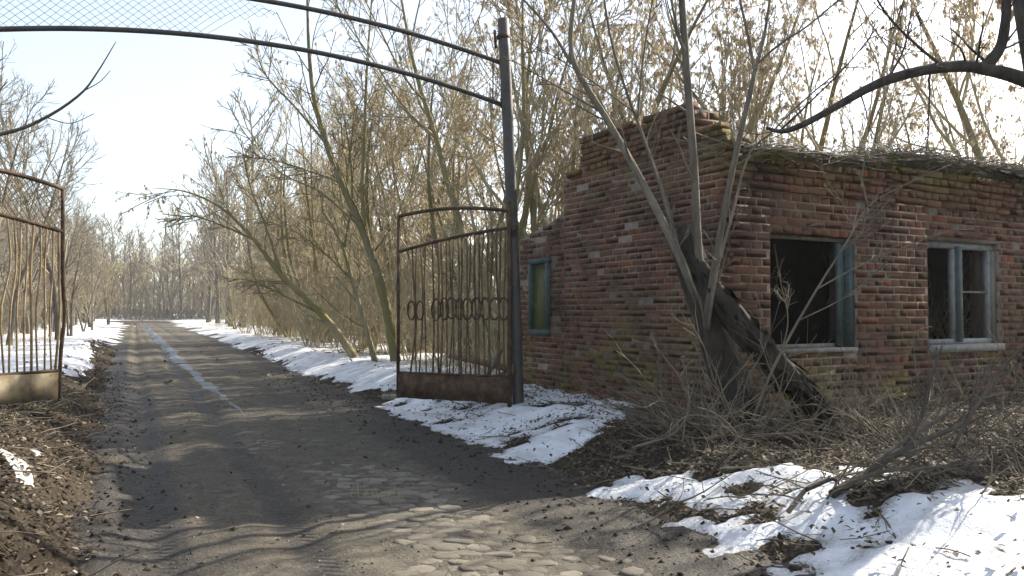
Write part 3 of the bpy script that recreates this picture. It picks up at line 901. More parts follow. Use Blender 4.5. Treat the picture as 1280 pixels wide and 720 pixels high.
arch = thing('gate_arch', 'overhead arch of two bent pipes with torn chain link spanning the gateway', 'arch', (pb[0], pb[1], 3.9))
def arch_pt(q, up):
    x = -.12 - 5.55 * q; y = 9.70 - 2.30 * q
    z = 3.93 + 0.40 * (1 - ((q - .52) / .52) ** 2)
    zu = 4.44 + 0.36 * (1 - ((q - .52) / .52) ** 2)
    return np.array([x, y, z + (zu - z) * up])
qs = np.linspace(0, 1, 40)
part('lower_pipe', MB().tube([arch_pt(q, 0) for q in qs], .027, 10).mesh('lower_pipe', M['pipe_grey'], True), arch)
part('upper_pipe', MB().tube([arch_pt(q, 1) for q in qs], .027, 10).mesh('upper_pipe', M['pipe_grey'], True), arch)
a0_, a1_ = arch_pt(0, 0), arch_pt(0, 1)
m_ = MB(); m_.box(a0_ + np.array([-.02, -.03, -.03]), np.array([.05, 0, 0]), np.array([0, .06, 0]), np.array([.0, 0, .62])); part('bracket', m_.mesh('bracket', M['rust']), arch)
m_ = MB(); b0_, b1_ = arch_pt(.02, 0), arch_pt(.02, 1); m_.tube([b0_, b1_], .009, 6); part('stay_rod', m_.mesh('stay_rod', M['rust']), arch)
m_ = MB(); m_.tube([arch_pt(1, 0), arch_pt(1, 1)], .03, 8); part('bracket', m_.mesh('bracket', M['rust']), arch)
for zz in (4.02, 4.40):
    m_ = MB(); f_ = (zz - pb[2]) / (pt[2] - pb[2]); pp = pb + (pt - pb) * f_; aa = a0_ + (a1_ - a0_) * ((zz - a0_[2]) / (a1_[2] - a0_[2]))
    m_.tube([aa, pp], .015, 6); part('clamp', m_.mesh('clamp', M['rust']), arch)
m_ = MB()
for sg in (1, -1):
    q = .30
    while q < 1.1:
        pts = []
        for v in np.linspace(0, 1, 11):
            qq = q + sg * (v - .5) * .10
            torn = .56 + .05 * math.sin(v * 7) - .10 * v
            if torn < qq < .995: pts.append(arch_pt(qq, v) + np.array([0, .008 * sg, 0.01 * math.sin(qq * 60)]))
        if len(pts) > 2: m_.tube(pts, .0026, 3, False)
        q += .0165
part('chain_link', m_.mesh('chain_link', M['pipe_grey']), arch)

# boards and timber dumped behind the right leaf
def board(name, label, cat, a, b, w, th, mat):
    a, b = np.array(a, float), np.array(b, float); d = b - a
    side = norm(np.cross(d, UP)) * w; nn = norm(np.cross(side, d)) * th
    t = MB(); t.box(-side / 2, d, side, nn)
    me = t.mesh(name, mat); o = obj(name, me, None, label, cat, 'timber dumped behind the gate'); o.location = a; return o
g = lambda x, y: float(top_h(x, y))
board('plank', 'wide brown plank sloping down towards the annex behind the dark gate leaf', 'plank', (-.85, 11.2, g(-.85, 11.2) + .62), (.0, 11.0, g(0, 11) + .30), .3, .05, M['board'])
board('plank', 'thin board lying under the sloping plank behind the dark gate leaf', 'plank', (-1.1, 11.35, g(-1.1, 11.35) + .05), (.1, 11.05, g(.1, 11.05) + .33), .16, .04, M['grey_wood'])
board('plank', 'pale stick leaning steeply by the hinge of the dark gate leaf', 'plank', (-.5, 10.75, g(-.5, 10.75)), (-.12, 10.6, g(-.12, 10.6) + .62), .07, .04, M['grey_wood'])
lg = MB(); lp = W(478, 478, 12.3); lp[2] = g(lp[0], lp[1]) + .09
lg.tube(smooth_path([[0, 0, 0], [.15, -.02, .0], [.34, -.03, .01]], 6), .05, 9)
obj('log', lg.mesh('log', M['grey_wood'], True), None, 'short sawn log lying in the snow by the free end of the gate', 'log').location = lp

# ------------------------------------------------------------------ vegetation tools
def grow(p0, d0, L, K, up=0.0, wig=0.1, rg=rng):
    """N branches; p0,d0 (N,3), L (N,) -> (N,K,3)"""
    N = len(p0); d = norm(np.asarray(d0, float)); P = np.zeros((N, K, 3)); P[:, 0] = p0
    st = (np.asarray(L) / (K - 1))[:, None]
    up = np.asarray(up, float).reshape(-1, 1) if np.ndim(up) else up
    for k in range(1, K):
        d = d + rg.normal(0, wig, (N, 3)); d[:, 2:] += up; d = norm(d)
        P[:, k] = P[:, k - 1] + d * st
    return P
def kids(P, Rr, n, t0, t1, ang, asd, lf, rf, K, up, wig, rg=rng, minL=0.0, tip=0.35):
    N, Kp, _ = P.shape
    idx = np.repeat(np.arange(N), n); m = len(idx)
    t = rg.uniform(t0, t1, m); u = t * (Kp - 1); i = np.minimum(u.astype(int), Kp - 2); f = (u - i)[:, None]
    pos = P[idx, i] * (1 - f) + P[idx, i + 1] * f
    T = norm(P[idx, i + 1] - P[idx, i])
    rr = Rr[idx, i] * (1 - f[:, 0]) + Rr[idx, i + 1] * f[:, 0]
    rd = rg.normal(0, 1, (m, 3)); pr = norm(np.cross(T, rd))
    a = rg.normal(ang, asd, m)[:, None]
    d = np.cos(a) * T + np.sin(a) * pr
    Lp = np.linalg.norm(np.diff(P, axis=1), axis=2).sum(1)[idx]
    L = np.maximum(Lp * lf * rg.uniform(.55, 1.25, m) * (1.15 - .55 * t), minL)
    P2 = grow(pos, d, L, K, up, wig, rg)
    r0 = rr * rf * rg.uniform(.75, 1.1, m)
    R2 = r0[:, None] * np.linspace(1, tip, K)[None]
    return P2, R2
def seeds_on(P, n, size, rg=rng):
    """hanging clusters of dry winged seeds"""
    N, K, _ = P.shape
    m = int(n); idx = rg.integers(0, N, m); k = rg.integers(1, K, m)
    base = P[idx, k]
    V = []; cnt = 3
    for c in range(cnt):
        a = rg.uniform(0, np.pi * 2, m)
        h = size * rg.uniform(.7, 1.5, m); w = size * rg.uniform(.22, .4, m)
        top = base + np.stack([np.cos(a), np.sin(a), a * 0], -1) * (size * .25)
        sidev = np.stack([-np.sin(a), np.cos(a), a * 0], -1) * w[:, None] / 2
        sw = np.stack([np.cos(a), np.sin(a), a * 0], -1) * (rg.normal(.2, .3, m) * h)[:, None]
        dn = -UP[None] * h[:, None] + sw
        V.append(np.stack([top, top + dn * .55 - sidev, top + dn, top + dn * .55 + sidev], 1))
    V = np.concatenate(V).reshape(-1, 3)
    Q = np.arange(len(V)).reshape(-1, 4)
    return V, Q
def tube_mesh(name, levels, mat):
    mb_ = MB()
    for P, Rr, s_ in levels:
        V, Q = tubes(P, Rr, s_); mb_.add(V, Q)
    return mb_.mesh(name, mat, True)
def link_tree(name, label, group, loc, me_tr, me_cr, me_sd=None, rot=0, sc=1.0, cat='tree', tilt=(0, 0)):
    t = thing(name, label, cat, loc, group)
    t.rotation_euler = (tilt[0], tilt[1], rot); t.scale = (sc, sc, sc)
    obj('trunk' if cat == 'tree' else 'stem', me_tr, t)
    c = obj('crown', me_cr, t)
    if me_sd: obj('seed_cluster', me_sd, c, kind='stuff')
    return t

def proto(seed, H, stems, r0, spread, n1, n2, n3, n4, tw, seeds=0, seed_size=.08, up1=.10, mt='bark_olive', mw='twig_tan', l1=.42, bare=.22, ang1=.75):
    rg = np.random.default_rng(seed)
    p0 = np.zeros((stems, 3)); p0[:, :2] = rg.normal(0, .12 * (stems > 1), (stems, 2)); p0[:, 2] = -.25
    a = rg.uniform(0, 2 * np.pi) + np.arange(stems) / stems * 2 * np.pi
    sp = spread * rg.uniform(.6, 1.3, stems)
    d0 = np.stack([np.cos(a) * sp, np.sin(a) * sp, np.ones(stems)], -1)
    P0 = grow(p0, d0, H * rg.uniform(.8, 1.08, stems), 16, .02, .045, rg)
    R0 = (r0 * rg.uniform(.7, 1.1, stems))[:, None] * (np.linspace(1, .12, 16) ** .9)[None]
    R0[:, 0] *= 1.35
    P1, R1 = kids(P0, R0, n1, bare, .97, ang1, .2, l1, .55, 10, up1, .07, rg)
    P2, R2 = kids(P1, R1, n2, .15, 1, .65, .2, .45, .6, 7, .06, .10, rg)
    P3, R3 = kids(P2, R2, n3, .15, 1, .6, .25, .55, .65, 5, .03, .13, rg)
    R1 = np.maximum(R1, tw * 1.6); R2 = np.maximum(R2, tw * 1.1); R3 = np.maximum(R3, tw * .8)
    lv = [(P1, R1, 6), (P2, R2, 4), (P3, R3, 3)]
    last = P3
    if n4:
        P4, R4 = kids(P3, R3, n4, .2, 1, .6, .25, .6, .7, 4, 0, .15, rg); R4 = np.maximum(R4, tw * .55); lv.append((P4, R4, 3)); last = np.concatenate([P4, P3[:, ::1][:, [0, 2, 3, 4]]])
    tr = tube_mesh('trunk', [(P0, R0, 10)], M[mt]); cr = tube_mesh('crown', lv, M[mw])
    sd = None
    if seeds:
        V, Q = seeds_on(last, seeds, seed_size, rg); sd = mesh_np('seed_cluster', V, Q, M['seed'])
    return tr, cr, sd

#             seed  H   st  r0  spread n1 n2 n3 n4  tw
BE = [proto(101, 9.5, 3, .12, .22, 9, 5, 4, 1, .0075, 2600, .085, .13),
      proto(102, 8.5, 2, .11, .28, 10, 5, 4, 1, .0075, 2200, .085, .13),
      proto(103, 10, 1, .14, .10, 16, 6, 4, 1, .0075, 2600, .085, .12, bare=.15)]
YT = [proto(111, 7.0, 4, .075, .35, 9, 6, 5, 2, .007, 800, .07, .10, l1=.45, bare=.12),
      proto(112, 6.0, 5, .06, .45, 8, 6, 5, 2, .007, 500, .07, .08, l1=.45, bare=.10)]
GT_ = [proto(121, 14, 1, .17, .05, 26, 7, 5, 0, .012, 0, mt='bark_grey', mw='twig_grey', l1=.30, bare=.25, up1=.10),
       proto(122, 12, 1, .15, .10, 24, 7, 5, 0, .012, 0, mt='bark_grey', mw='twig_grey', l1=.34, bare=.18, up1=.12),
       proto(123, 10, 2, .12, .18, 16, 6, 5, 0, .011, 0, mt='bark_grey', mw='twig_grey', l1=.38, bare=.12, up1=.10)]
FT = [proto(141, 15, 1, .22, .05, 24, 6, 3, 0, .025, 0, mt='bark_grey', mw='twig_grey', l1=.28, bare=.2, up1=.10),
      proto(142, 13, 1, .20, .10, 22, 6, 3, 0, .025, 0, mt='bark_grey', mw='twig_grey', l1=.34, bare=.12, up1=.12),
      proto(143, 9, 3, .13, .3, 13, 5, 4, 0, .024, 0, mt='bark_grey', mw='twig_tan', l1=.4, bare=.08, up1=.08)]
SH = [proto(131, 3.4, 9, .022, .55, 6, 5, 4, 0, .006, 0, mt='twig_tan', mw='twig_tan', l1=.40, bare=.10),
      proto(132, 2.8, 11, .020, .70, 6, 5, 4, 0, .006, 0, mt='twig_grey', mw='twig_grey', l1=.42, bare=.08)]

def put(name, label, group, pr, x, y, sc=1.0, cat='tree', tilt=(0, 0), rot=None):
    link_tree(name, label, group, (x, y, g(x, y)), *pr, rot=rng.uniform(0, 6.28) if rot is None else rot, sc=sc, cat=cat, tilt=tilt)

# trees behind the building
spots = [(1.0, 15.5), (2.7, 14.6), (4.6, 15.2), (6.6, 16.2), (9.6, 17.8), (3.3, 19.5), (7.2, 21.5), (12.5, 21), (1.4, 21.0), (11.2, 27), (4.8, 26), (17, 27), (9, 34), (20, 36)]
for i, (x, y) in enumerate(spots):
    put('box_elder', ['bare three-stemmed tree hung with tan seed clusters behind the brick building', 'bare two-stemmed tree hung with tan seed clusters behind the brick building', 'bare single-trunked tree hung with tan seed clusters behind the brick building'][i % 3], ['three-stemmed', 'two-stemmed', 'single-trunked'][i % 3] + ' seed-hung trees behind the building', BE[i % 3], x, y, rng.uniform(.75, 1.05))
put('mossy_tree', 'twin-trunked tree with yellow mossy bark rising right behind the slipped roof sheet', None, BE[1], 9.3, 14.6, 1.25, rot=.4)
# thicket of trees to the right of the road beyond the gate
def road_off(y, e): return road_c(y) + (road_hw(y) + e) / CL
k = 0
for y in np.concatenate([np.arange(14.5, 40, 2.1), np.arange(40, 112, 6.0)]):
    for e in ((2.8, 5.6) if y < 40 else (3.5, 8, 13)):
        yy = y + rng.normal(0, .7); ee = e + rng.normal(0, .6) + (.4 if y < 20 else 0)
        x = float(road_off(yy, ee))
        if x > .4 and yy < 15: continue
        pr = (YT[k % 2] if e < 4 else BE[k % 3]) if y < 60 else (FT[k % 3])
        lk = {id(YT[0]): 'four-stemmed young', id(YT[1]): 'five-stemmed bushy', id(BE[0]): 'three-stemmed seed-hung', id(BE[1]): 'two-stemmed seed-hung', id(BE[2]): 'single-trunked seed-hung', id(FT[0]): 'tall slim', id(FT[1]): 'broad-crowned', id(FT[2]): 'low three-stemmed'}[id(pr)]
        where = 'in the thicket along the right verge of the road' if y < 60 else 'in the pale wood right of the far road'
        put('young_tree', lk + ' bare tree ' + where, lk + ' trees ' + where, pr, x, yy, rng.uniform(.9, 1.3) if e < 4 else rng.uniform(.65, .95), tilt=(rng.normal(0, .06), -abs(rng.normal(.10, .08))))
        k += 1
# left side wood
for y in np.concatenate([np.arange(20, 60, 3.2), np.arange(60, 118, 5.0)]):
    for e in (3.2, 6.0, 10.5, 17):
        yy = y + rng.normal(0, 1.2); ee = e + rng.normal(0, 1.0)
        x = float(road_c(yy) - (road_hw(yy) + ee) / CL)
        lk = ('tall slim', 'broad-crowned', 'low multi-stemmed')[k % 3] + (' grey bare tree behind the shrubs left of the road' if y < 55 else ' hazy grey bare tree left of the far road')
        put('grey_tree', lk, lk.replace(' tree ', ' trees '), GT_[k % 3] if y < 55 else FT[k % 3], x, yy, (rng.uniform(.42, .66) if e < 8 else rng.uniform(.5, .8)) * (1 + .35 * float(sm(50, 100, np.array(y))))); k += 1
# wood across the end of the road
for i in range(96):
    yy = rng.uniform(122, 152); x = yy * (-.66 + .46 * (i + rng.random()) / 96)
    lk = ('tall slim', 'broad-crowned', 'low three-stemmed')[i % 3]
    put('far_tree', lk + ' pale far tree closing the end of the road', lk + ' trees across the end of the road', FT[i % 3], x, yy, rng.uniform(.8, 1.25))
x, y = float(W(75, 400, 30)[0]), 30.0
put('tall_bare_tree', 'tall solitary bare tree with upswept branches standing above the left gate leaf', None, GT_[1], x, y, .82, rot=1.1)
# shrubs
for y in np.concatenate([np.arange(13.5, 45, 1.6)]):
    for sd_ in (1, -1):
        for e in (2.2, 4.4) if sd_ > 0 else (4.0, 7.0):
            yy = y + rng.normal(0, .6); ee = e + rng.normal(0, .5) + (0 if sd_ > 0 else .8)
            x = float(road_off(yy, ee)) if sd_ > 0 else float(road_c(yy) - (road_hw(yy) + ee) / CL)
            if sd_ < 0 and yy < 17: continue
            put('shrub', 'leafless yellow-twigged shrub on the right verge beyond the gate' if sd_ > 0 else 'leafless grey shrub at the edge of the left snow field', 'verge shrubs right' if sd_ > 0 else 'shrubs by the left snow field', SH[0 if sd_ > 0 else 1], x, yy, rng.uniform(.6, 1.0), 'shrub')

# ------------------------------------------------------------------ old stump with sprouting saplings
def px_path(pts, K=16): return smooth_path([W(*p) for p in pts], K)
def rad(r0, r1, K=16, p=1.0): return r0 + (r1 - r0) * np.linspace(0, 1, K) ** p
def rough_tube(P, r, sides, amp, seed, caps=True):
    """bark-like trunk: ribbed, lumpy cross-section"""
    V, Q = tubes(P[None], np.asarray(r)[None], sides); K = len(P)
    ang = np.tile(np.arange(sides) / sides, K); kk_ = np.repeat(np.arange(K), sides)
    rg = np.random.default_rng(seed)
    rib = rg.normal(0, 1, sides)[np.tile(np.arange(sides), K)]
    n_ = fbm(ang * 11 + seed, kk_ * (4.0 / K) * 3, seed, 4) * (1 - np.abs(ang * 2 - 1) ** 6) + .30 * rib
    ctr = P[kk_]
    V = ctr + (V - ctr) * (1 + amp * n_)[:, None]
    T = []
    if caps:
        c0, c1 = len(V), len(V) + 1
        V = np.vstack([V, P[0], P[-1] - (P[-1] - P[-2]) * .8])
        b = (K - 1) * sides
        for k in range(sides): T += [(c0, (k + 1) % sides, k), (c1, b + k, b + (k + 1) % sides)]
    return MB().add(V, Q, T)
sb = W(935, 545, 7.75); sb[2] = g(sb[0], sb[1])
stump = thing('old_stump', 'dark leaning old trunk broken off at the corner of the brick building', 'tree stump', tuple(sb))
P = px_path([(948, 560, 7.75), (925, 500, 7.75), (898, 430, 7.8), (876, 365, 7.85), (858, 305, 7.9), (852, 285, 7.92)], 60)
r_ = np.interp(np.linspace(0, 1, 60), [0, .12, .5, .8, 1], [.32, .21, .155, .155, .10])
part('trunk', rough_tube(P, r_, 26, .16, 5).mesh('trunk', M['bark_rot'], True), stump)
P = px_path([(862, 318, 7.75), (890, 362, 7.62), (930, 410, 7.5), (985, 470, 7.4), (1045, 545, 7.3)], 60)
r_ = np.interp(np.linspace(0, 1, 60), [0, .1, .55, .9, 1], [.06, .10, .12, .09, .08])
part('fallen_limb', rough_tube(P, r_, 26, .22, 8).mesh('fallen_limb', M['bark_rot'], True), stump)
# splintered bark along the limb
mb_ = MB()
for i in range(190):
    t_ = rng.uniform(.02, .95); a_ = rng.uniform(0, 6.28); q_ = int(t_ * 59); c_ = P[q_] + (np.array([0, -1, 0]) * math.cos(a_) + np.array([.75, 0, .66]) * math.sin(a_)) * r_[q_] * 1.02
    d_ = norm(norm(P[min(59, q_ + 1)] - P[q_]) + rng.normal(0, .16, 3)) * rng.uniform(.08, .34)
    sd_ = norm(np.cross(d_, rng.normal(0, 1, 3))) * rng.uniform(.012, .035)
    mb_.add([c_, c_ + d_ * .5 + sd_, c_ + d_, c_ + d_ * .4 - sd_], None, [(0, 1, 2), (0, 2, 3), (1, 0, 3), (1, 3, 2)])
part('bark_splinter', mb_.mesh('bark_splinter', M['bark_rot']), stump, kind='stuff')

def sapling(label, paths, r, twn=10, tl=.22, seeds=0, mat='bark_sapling', name='sapling', t0=.25, grp=None, up=.05):
    """paths: list of (pixel path, r0, r1); the first is the main stem"""
    Ps = [(px_path(p, 18), a * .58, b * .6) for p, a, b in paths]
    t = thing(name, label, 'sapling', tuple(Ps[0][0][0]), grp)
    tw_l = []
    for i, (P, a, b) in enumerate(Ps):
        me = MB().tube(P, rad(a, b, 18), 10).mesh('stem', M[mat], True)
        part('stem' if i == 0 else 'branch', me, t)
        P1, R1 = kids(P[None], rad(a, b, 18)[None], twn, t0, .98, .6, .2, tl, .38, 8, up, .07)
        R1 = np.maximum(R1, .004)
        P2, R2 = kids(P1, R1, 4, .2, 1, .6, .2, .45, .6, 5, .03, .1); R2 = np.maximum(R2, .0028)
        tw_l += [(P1, R1, 5), (P2, R2, 3)]
    c = part('twigs', tube_mesh('twigs', tw_l, M[mat]), t, kind='stuff')
    if seeds:
        V, Q = seeds_on(tw_l[1][0], seeds, .08); part('seed_cluster', mesh_np('seed_cluster', V, Q, M['seed']), t, kind='stuff')
    return t
GS = 'saplings sprouting from the old stump'
sapling('thickest sapling of the stump, leaning left across the gable wall', [([(884, 400, 7.9), (866, 360, 7.72), (850, 322, 7.68), (812, 245, 7.9), (762, 155, 8.0), (725, 95, 8.0), (713, 55, 8.0), (720, -20, 8.05)], .085, .035), ([(714, 80, 8.0), (690, 40, 8.0), (655, 0, 8.0), (630, -25, 8.0)], .03, .012), ([(752, 140, 8.0), (700, 110, 8.1), (640, 75, 8.2)], .022, .008)], .08, 7, .2, 0, grp=GS)
sapling('thin sapling with a forked crown standing in front of the brick parapet', [([(876, 400, 7.9), (862, 355, 7.62), (845, 300, 7.7), (826, 235, 7.8), (800, 160, 7.9), (785, 120, 7.9), (765, 55, 7.95), (752, -20, 8.0)], .035, .018), ([(797, 148, 7.9), (802, 90, 7.95), (812, 20, 8.0), (822, -20, 8.0)], .018, .01), ([(795, 142, 7.9), (755, 112, 7.95), (700, 75, 8.0), (645, 45, 8.0)], .014, .006)], .04, 8, .2, 0, grp=GS)
sapling('straight upright pale sapling rising from the middle of the stump', [([(884, 410, 7.92), (878, 365, 7.66), (872, 300, 7.7), (868, 215, 7.75), (860, 110, 7.8), (855, 40, 7.85), (850, -30, 7.9)], .075, .055), ([(857, 70, 7.82), (845, 30, 7.8), (835, -20, 7.8)], .025, .015)], .07, 6, .18, 0, grp=GS)
sapling('pale sapling leaning right that forks high above the front eave', [([(884, 430, 7.9), (884, 392, 7.6), (893, 335, 7.55), (908, 250, 7.6), (925, 170, 7.65), (944, 90, 7.7)], .065, .04), ([(944, 92, 7.7), (936, 50, 7.7), (925, 0, 7.72), (922, -20, 7.72)], .028, .016), ([(944, 90, 7.7), (956, 40, 7.7), (965, -20, 7.7)], .03, .02), ([(946, 80, 7.7), (975, 55, 7.65), (1010, 32, 7.6), (1060, -10, 7.6)], .022, .012)], .06, 6, .2, 0, grp=GS)
sapling('thinnest stump sapling with lit edge crossing the moss on the eave', [([(886, 430, 7.88), (888, 390, 7.52), (898, 330, 7.45), (915, 270, 7.42), (935, 195, 7.4), (965, 165, 7.38), (1005, 125, 7.35), (1060, 80, 7.3)], .028, .010)], .03, 8, .16, 0, grp=GS)
sapling('short broken pale sapling at the stump head', [([(884, 425, 7.88), (877, 385, 7.52), (862, 345, 7.5), (845, 300, 7.55), (838, 262, 7.55)], .026, .012)], .03, 6, .2, 0, grp=GS)
sapling('grey branching sapling in front of the empty window without sashes', [([(935, 540, 7.15), (962, 470, 7.1), (990, 415, 7.1), (1025, 355, 7.1), (1060, 300, 7.1), (1085, 258, 7.1), (1130, 232, 7.1), (1190, 205, 7.1)], .024, .007), ([(1020, 362, 7.1), (1075, 332, 7.1), (1140, 305, 7.05), (1205, 282, 7.0)], .014, .005), ([(1085, 258, 7.1), (1078, 225, 7.1), (1082, 190, 7.1)], .013, .006), ([(975, 445, 7.1), (985, 400, 7.05), (975, 350, 7.0), (968, 305, 7.0)], .010, .004), ([(1000, 400, 7.1), (1050, 375, 7.0), (1090, 345, 6.95), (1120, 310, 6.9)], .010, .004)], .03, 9, .2, 0, 'twig_dead')

# suckers and brush round the stump foot
def brush(label, name, centre, n, L, spread, mat, grp=None, up=-.02, thick=.006, cat='brush', wig=.12, rise=.8):
    c = np.array(centre, float)
    p0 = c + np.c_[rng.normal(0, spread[0], n), rng.normal(0, spread[1], n), np.zeros(n)]
    p0[:, 2] = top_h(p0[:, 0], p0[:, 1]) - .03
    a = rng.uniform(0, 2 * np.pi, n); el = rng.uniform(.15, 1.2, n) * rise
    d0 = np.stack([np.cos(a) * np.cos(el), np.sin(a) * np.cos(el), np.sin(el)], -1)
    P = grow(p0, d0, L * rng.uniform(.4, 1.3, n), 9, up, wig)
    r = (thick * rng.uniform(.6, 1.7, n))[:, None] * np.linspace(1, .35, 9)[None]
    P2, R2 = kids(P, r, 4, .2, 1, .65, .25, .4, .6, 6, 0, .13); R2 = np.maximum(R2, .0024)
    o = obj(name, None, None, label, cat, grp, None, tuple(c))
    part('stems', tube_mesh('stems', [(P, r, 5)], M[mat]), o, kind='stuff')
    part('twigs', tube_mesh('twigs', [(P2, R2, 3)], M[mat]), o, kind='stuff')
    return o
gz = lambda px, py, d: (W(px, py, d)[0], W(px, py, d)[1], g(W(px, py, d)[0], W(px, py, d)[1]))
brush('tangle of pale dead suckers round the foot of the old stump', 'brush', gz(930, 540, 7.2), 105, 1.1, (.42, .25), 'twig_dead')
brush('low dark dead stems at the foot of the gable wall beside the stump', 'brush', gz(855, 545, 7.7), 36, .8, (.25, .15), 'twig_dead')
brush('sparse dead stalks under the window with the double mullion', 'brush', gz(1150, 535, 7.6), 60, .8, (.9, .25), 'twig_dead', rise=1.15)
brush('thin upright dead stalks under the empty window', 'brush', gz(1050, 540, 7.4), 30, .6, (.4, .2), 'twig_dead', rise=1.2)
brush('bleached twiggy brush against the far end of the front wall', 'brush', gz(1260, 560, 6.6), 60, 1.0, (.5, .4), 'twig_dead', rise=1.0)

brush('low heap of dark tangled brushwood beside the near snow', 'brush', gz(1150, 600, 5.2), 60, .65, (.6, .22), 'twig_dead', rise=.5, thick=.006)
brush('heap of grey brushwood under the arched bough', 'brush', gz(1250, 580, 5.6), 50, .8, (.4, .25), 'twig_dead', rise=.6, thick=.006)
# fallen branch with its twigs on the verge
def limb_thing(name, label, cat, paths, mat, twn=10, tl=.35, seeds=0, rough=0, grp=None, tmin=.003):
    Ps = [(px_path(p, 20), a * .85, b * .85) for p, a, b in paths]
    t = thing(name, label, cat, tuple(Ps[0][0][0]), grp)
    tw_l = []
    for i, (P, a, b) in enumerate(Ps):
        m_ = rough_tube(P, rad(a, b, 20), 14, rough, 20 + i) if rough else MB().tube(P, rad(a, b, 20), 9)
        part('limb', m_.mesh('limb', M[mat], True), t)
        P1, R1 = kids(P[None], rad(a, b, 20)[None], twn, .15, 1, .7, .25, tl, .35, 8, .02, .1); R1 = np.maximum(R1, tmin * 1.4)
        P2, R2 = kids(P1, R1, 5, .15, 1, .65, .25, .45, .6, 5, .0, .12); R2 = np.maximum(R2, tmin)
        tw_l += [(P1, R1, 5), (P2, R2, 3)]
    part('twigs', tube_mesh('twigs', tw_l, M[mat if mat != 'bark_dark' else 'twig_dead']), t, kind='stuff')
    if seeds:
        V, Q = seeds_on(tw_l[1][0], seeds, .07); part('seed_cluster', mesh_np('seed_cluster', V, Q, M['seed']), t, kind='stuff')
    return t
limb_thing('fallen_branch', 'fallen forked branch propped on the leaf litter below the front windows', 'branch',
    [([(1040, 618, 5.1), (1085, 590, 5.25), (1130, 562, 5.4), (1180, 540, 5.6), (1222, 524, 5.75)], .034, .016), ([(1075, 598, 5.2), (1110, 566, 5.3), (1155, 535, 5.5), (1205, 505, 5.7), (1262, 490, 5.9)], .018, .008),
     ([(1052, 612, 5.1), (1100, 590, 5.0), (1160, 585, 5.0), (1230, 575, 5.0)], .02, .008), ([(1130, 560, 5.4), (1152, 520, 5.4), (1160, 480, 5.4), (1178, 432, 5.4)], .014, .007), ([(1190, 560, 5.5), (1225, 500, 5.5), (1262, 450, 5.5), (1300, 415, 5.5)], .016, .008)], 'deadwood', 14, .3)
limb_thing('fallen_branch', 'bare fallen branch crossing the litter close to the near snow patch', 'branch',
    [([(985, 640, 5.0), (1010, 610, 5.1), (1040, 598, 5.2), (1075, 590, 5.3)], .02, .009), ([(900, 585, 5.9), (980, 583, 5.9), (1060, 578, 5.9)], .010, .005)], 'twig_dead', 6, .3)
limb_thing('fallen_branch', 'crooked dark stick lying on the near snow', 'branch', [([(1008, 612, 5.02), (1022, 606, 5.05), (1040, 599, 5.08), (1048, 603, 5.08)], .018, .012)], 'bark_dark', 2, .2)
limb_thing('fallen_branch', 'long arched bramble stem over the litter at the snow edge', 'branch', [([(790, 560, 6.8), (830, 545, 6.9), (860, 520, 7.0), (905, 528, 7.0), (925, 560, 6.9)], .012, .006), ([(800, 558, 6.8), (845, 540, 6.8), (862, 505, 6.9), (848, 470, 7.0), (818, 432, 7.1)], .012, .006)], 'twig_dead', 6, .3)

# big tree at the right edge
bt = np.array([4.72, 6.7, 0.0]); bt[2] = g(bt[0], bt[1])
tree = thing('roadside_tree', 'large dark-barked tree reaching a long arched bough over the front eave', 'tree', tuple(bt))
tp = W(1318, 105, 6.75)
P = smooth_path([bt - UP * .3, bt + np.array([-.05, 0, 1.2]), tp + np.array([.04, 0, -.6]), tp, tp + np.array([-.16, 0, 1.0]), tp + np.array([-.1, .1, 2.4]), tp + np.array([.2, .2, 4.2])], 30)
part('trunk', rough_tube(P, np.interp(np.linspace(0, 1, 30), [0, .1, .5, 1], [.34, .25, .2, .1]), 20, .10, 33).mesh('trunk', M['bark_dark'], True), tree)
lim = [([(1318, 118, 6.75), (1282, 100, 6.7), (1240, 88, 6.65), (1200, 82, 6.6), (1150, 88, 6.55), (1100, 103, 6.5), (1050, 130, 6.45), (1005, 155, 6.4), (978, 164, 6.4), (958, 160, 6.4)], .095, .022),
       ([(1232, 84, 6.64), (1250, 60, 6.62), (1257, 25, 6.6), (1258, -30, 6.6), (1250, -90, 6.6)], .07, .045),
       ([(1180, 84, 6.58), (1150, 60, 6.5), (1110, 20, 6.4), (1080, -30, 6.3)], .02, .010), ([(1110, 100, 6.5), (1130, 60, 6.6), (1140, 10, 6.7)], .014, .007),
       ([(975, 163, 6.4), (1010, 130, 6.45), (1060, 80, 6.5), (1100, 30, 6.5)], .012, .006)]
tw_l = []
for i, (p, a, b) in enumerate(lim):
    a, b = a * .68, b * .6
    Pq = px_path(p, 26); part('limb', rough_tube(Pq, rad(a, b, 26), 16, .17, 50 + i).mesh('limb', M['bark_dark'], True), tree)
    P1, R1 = kids(Pq[None], rad(a, b, 26)[None], 7, .2, 1, .9, .25, .3, .3, 8, .05, .1); R1 = np.clip(R1, .004, .018)
    P2, R2 = kids(P1, R1, 4, .15, 1, .65, .25, .4, .6, 5, .0, .12); R2 = np.maximum(R2, .003); tw_l += [(P1, R1, 5), (P2, R2, 3)]
# upper crown, above the frame
P1, R1 = kids(P[None], np.linspace(.2, .09, 30)[None], 9, .6, 1, .9, .3, .4, .4, 10, .06, .09)
P2, R2 = kids(P1, R1, 6, .15, 1, .65, .25, .45, .6, 6, .03, .12); R2 = np.maximum(R2, .004)
P3, R3 = kids(P2, R2, 4, .15, 1, .65, .25, .5, .6, 4, .03, .12); R3 = np.maximum(R3, .003)
tw_l += [(P1, R1, 6), (P2, R2, 4), (P3, R3, 3)]
part('crown', tube_mesh('crown', tw_l, M['bark_dark']), tree)

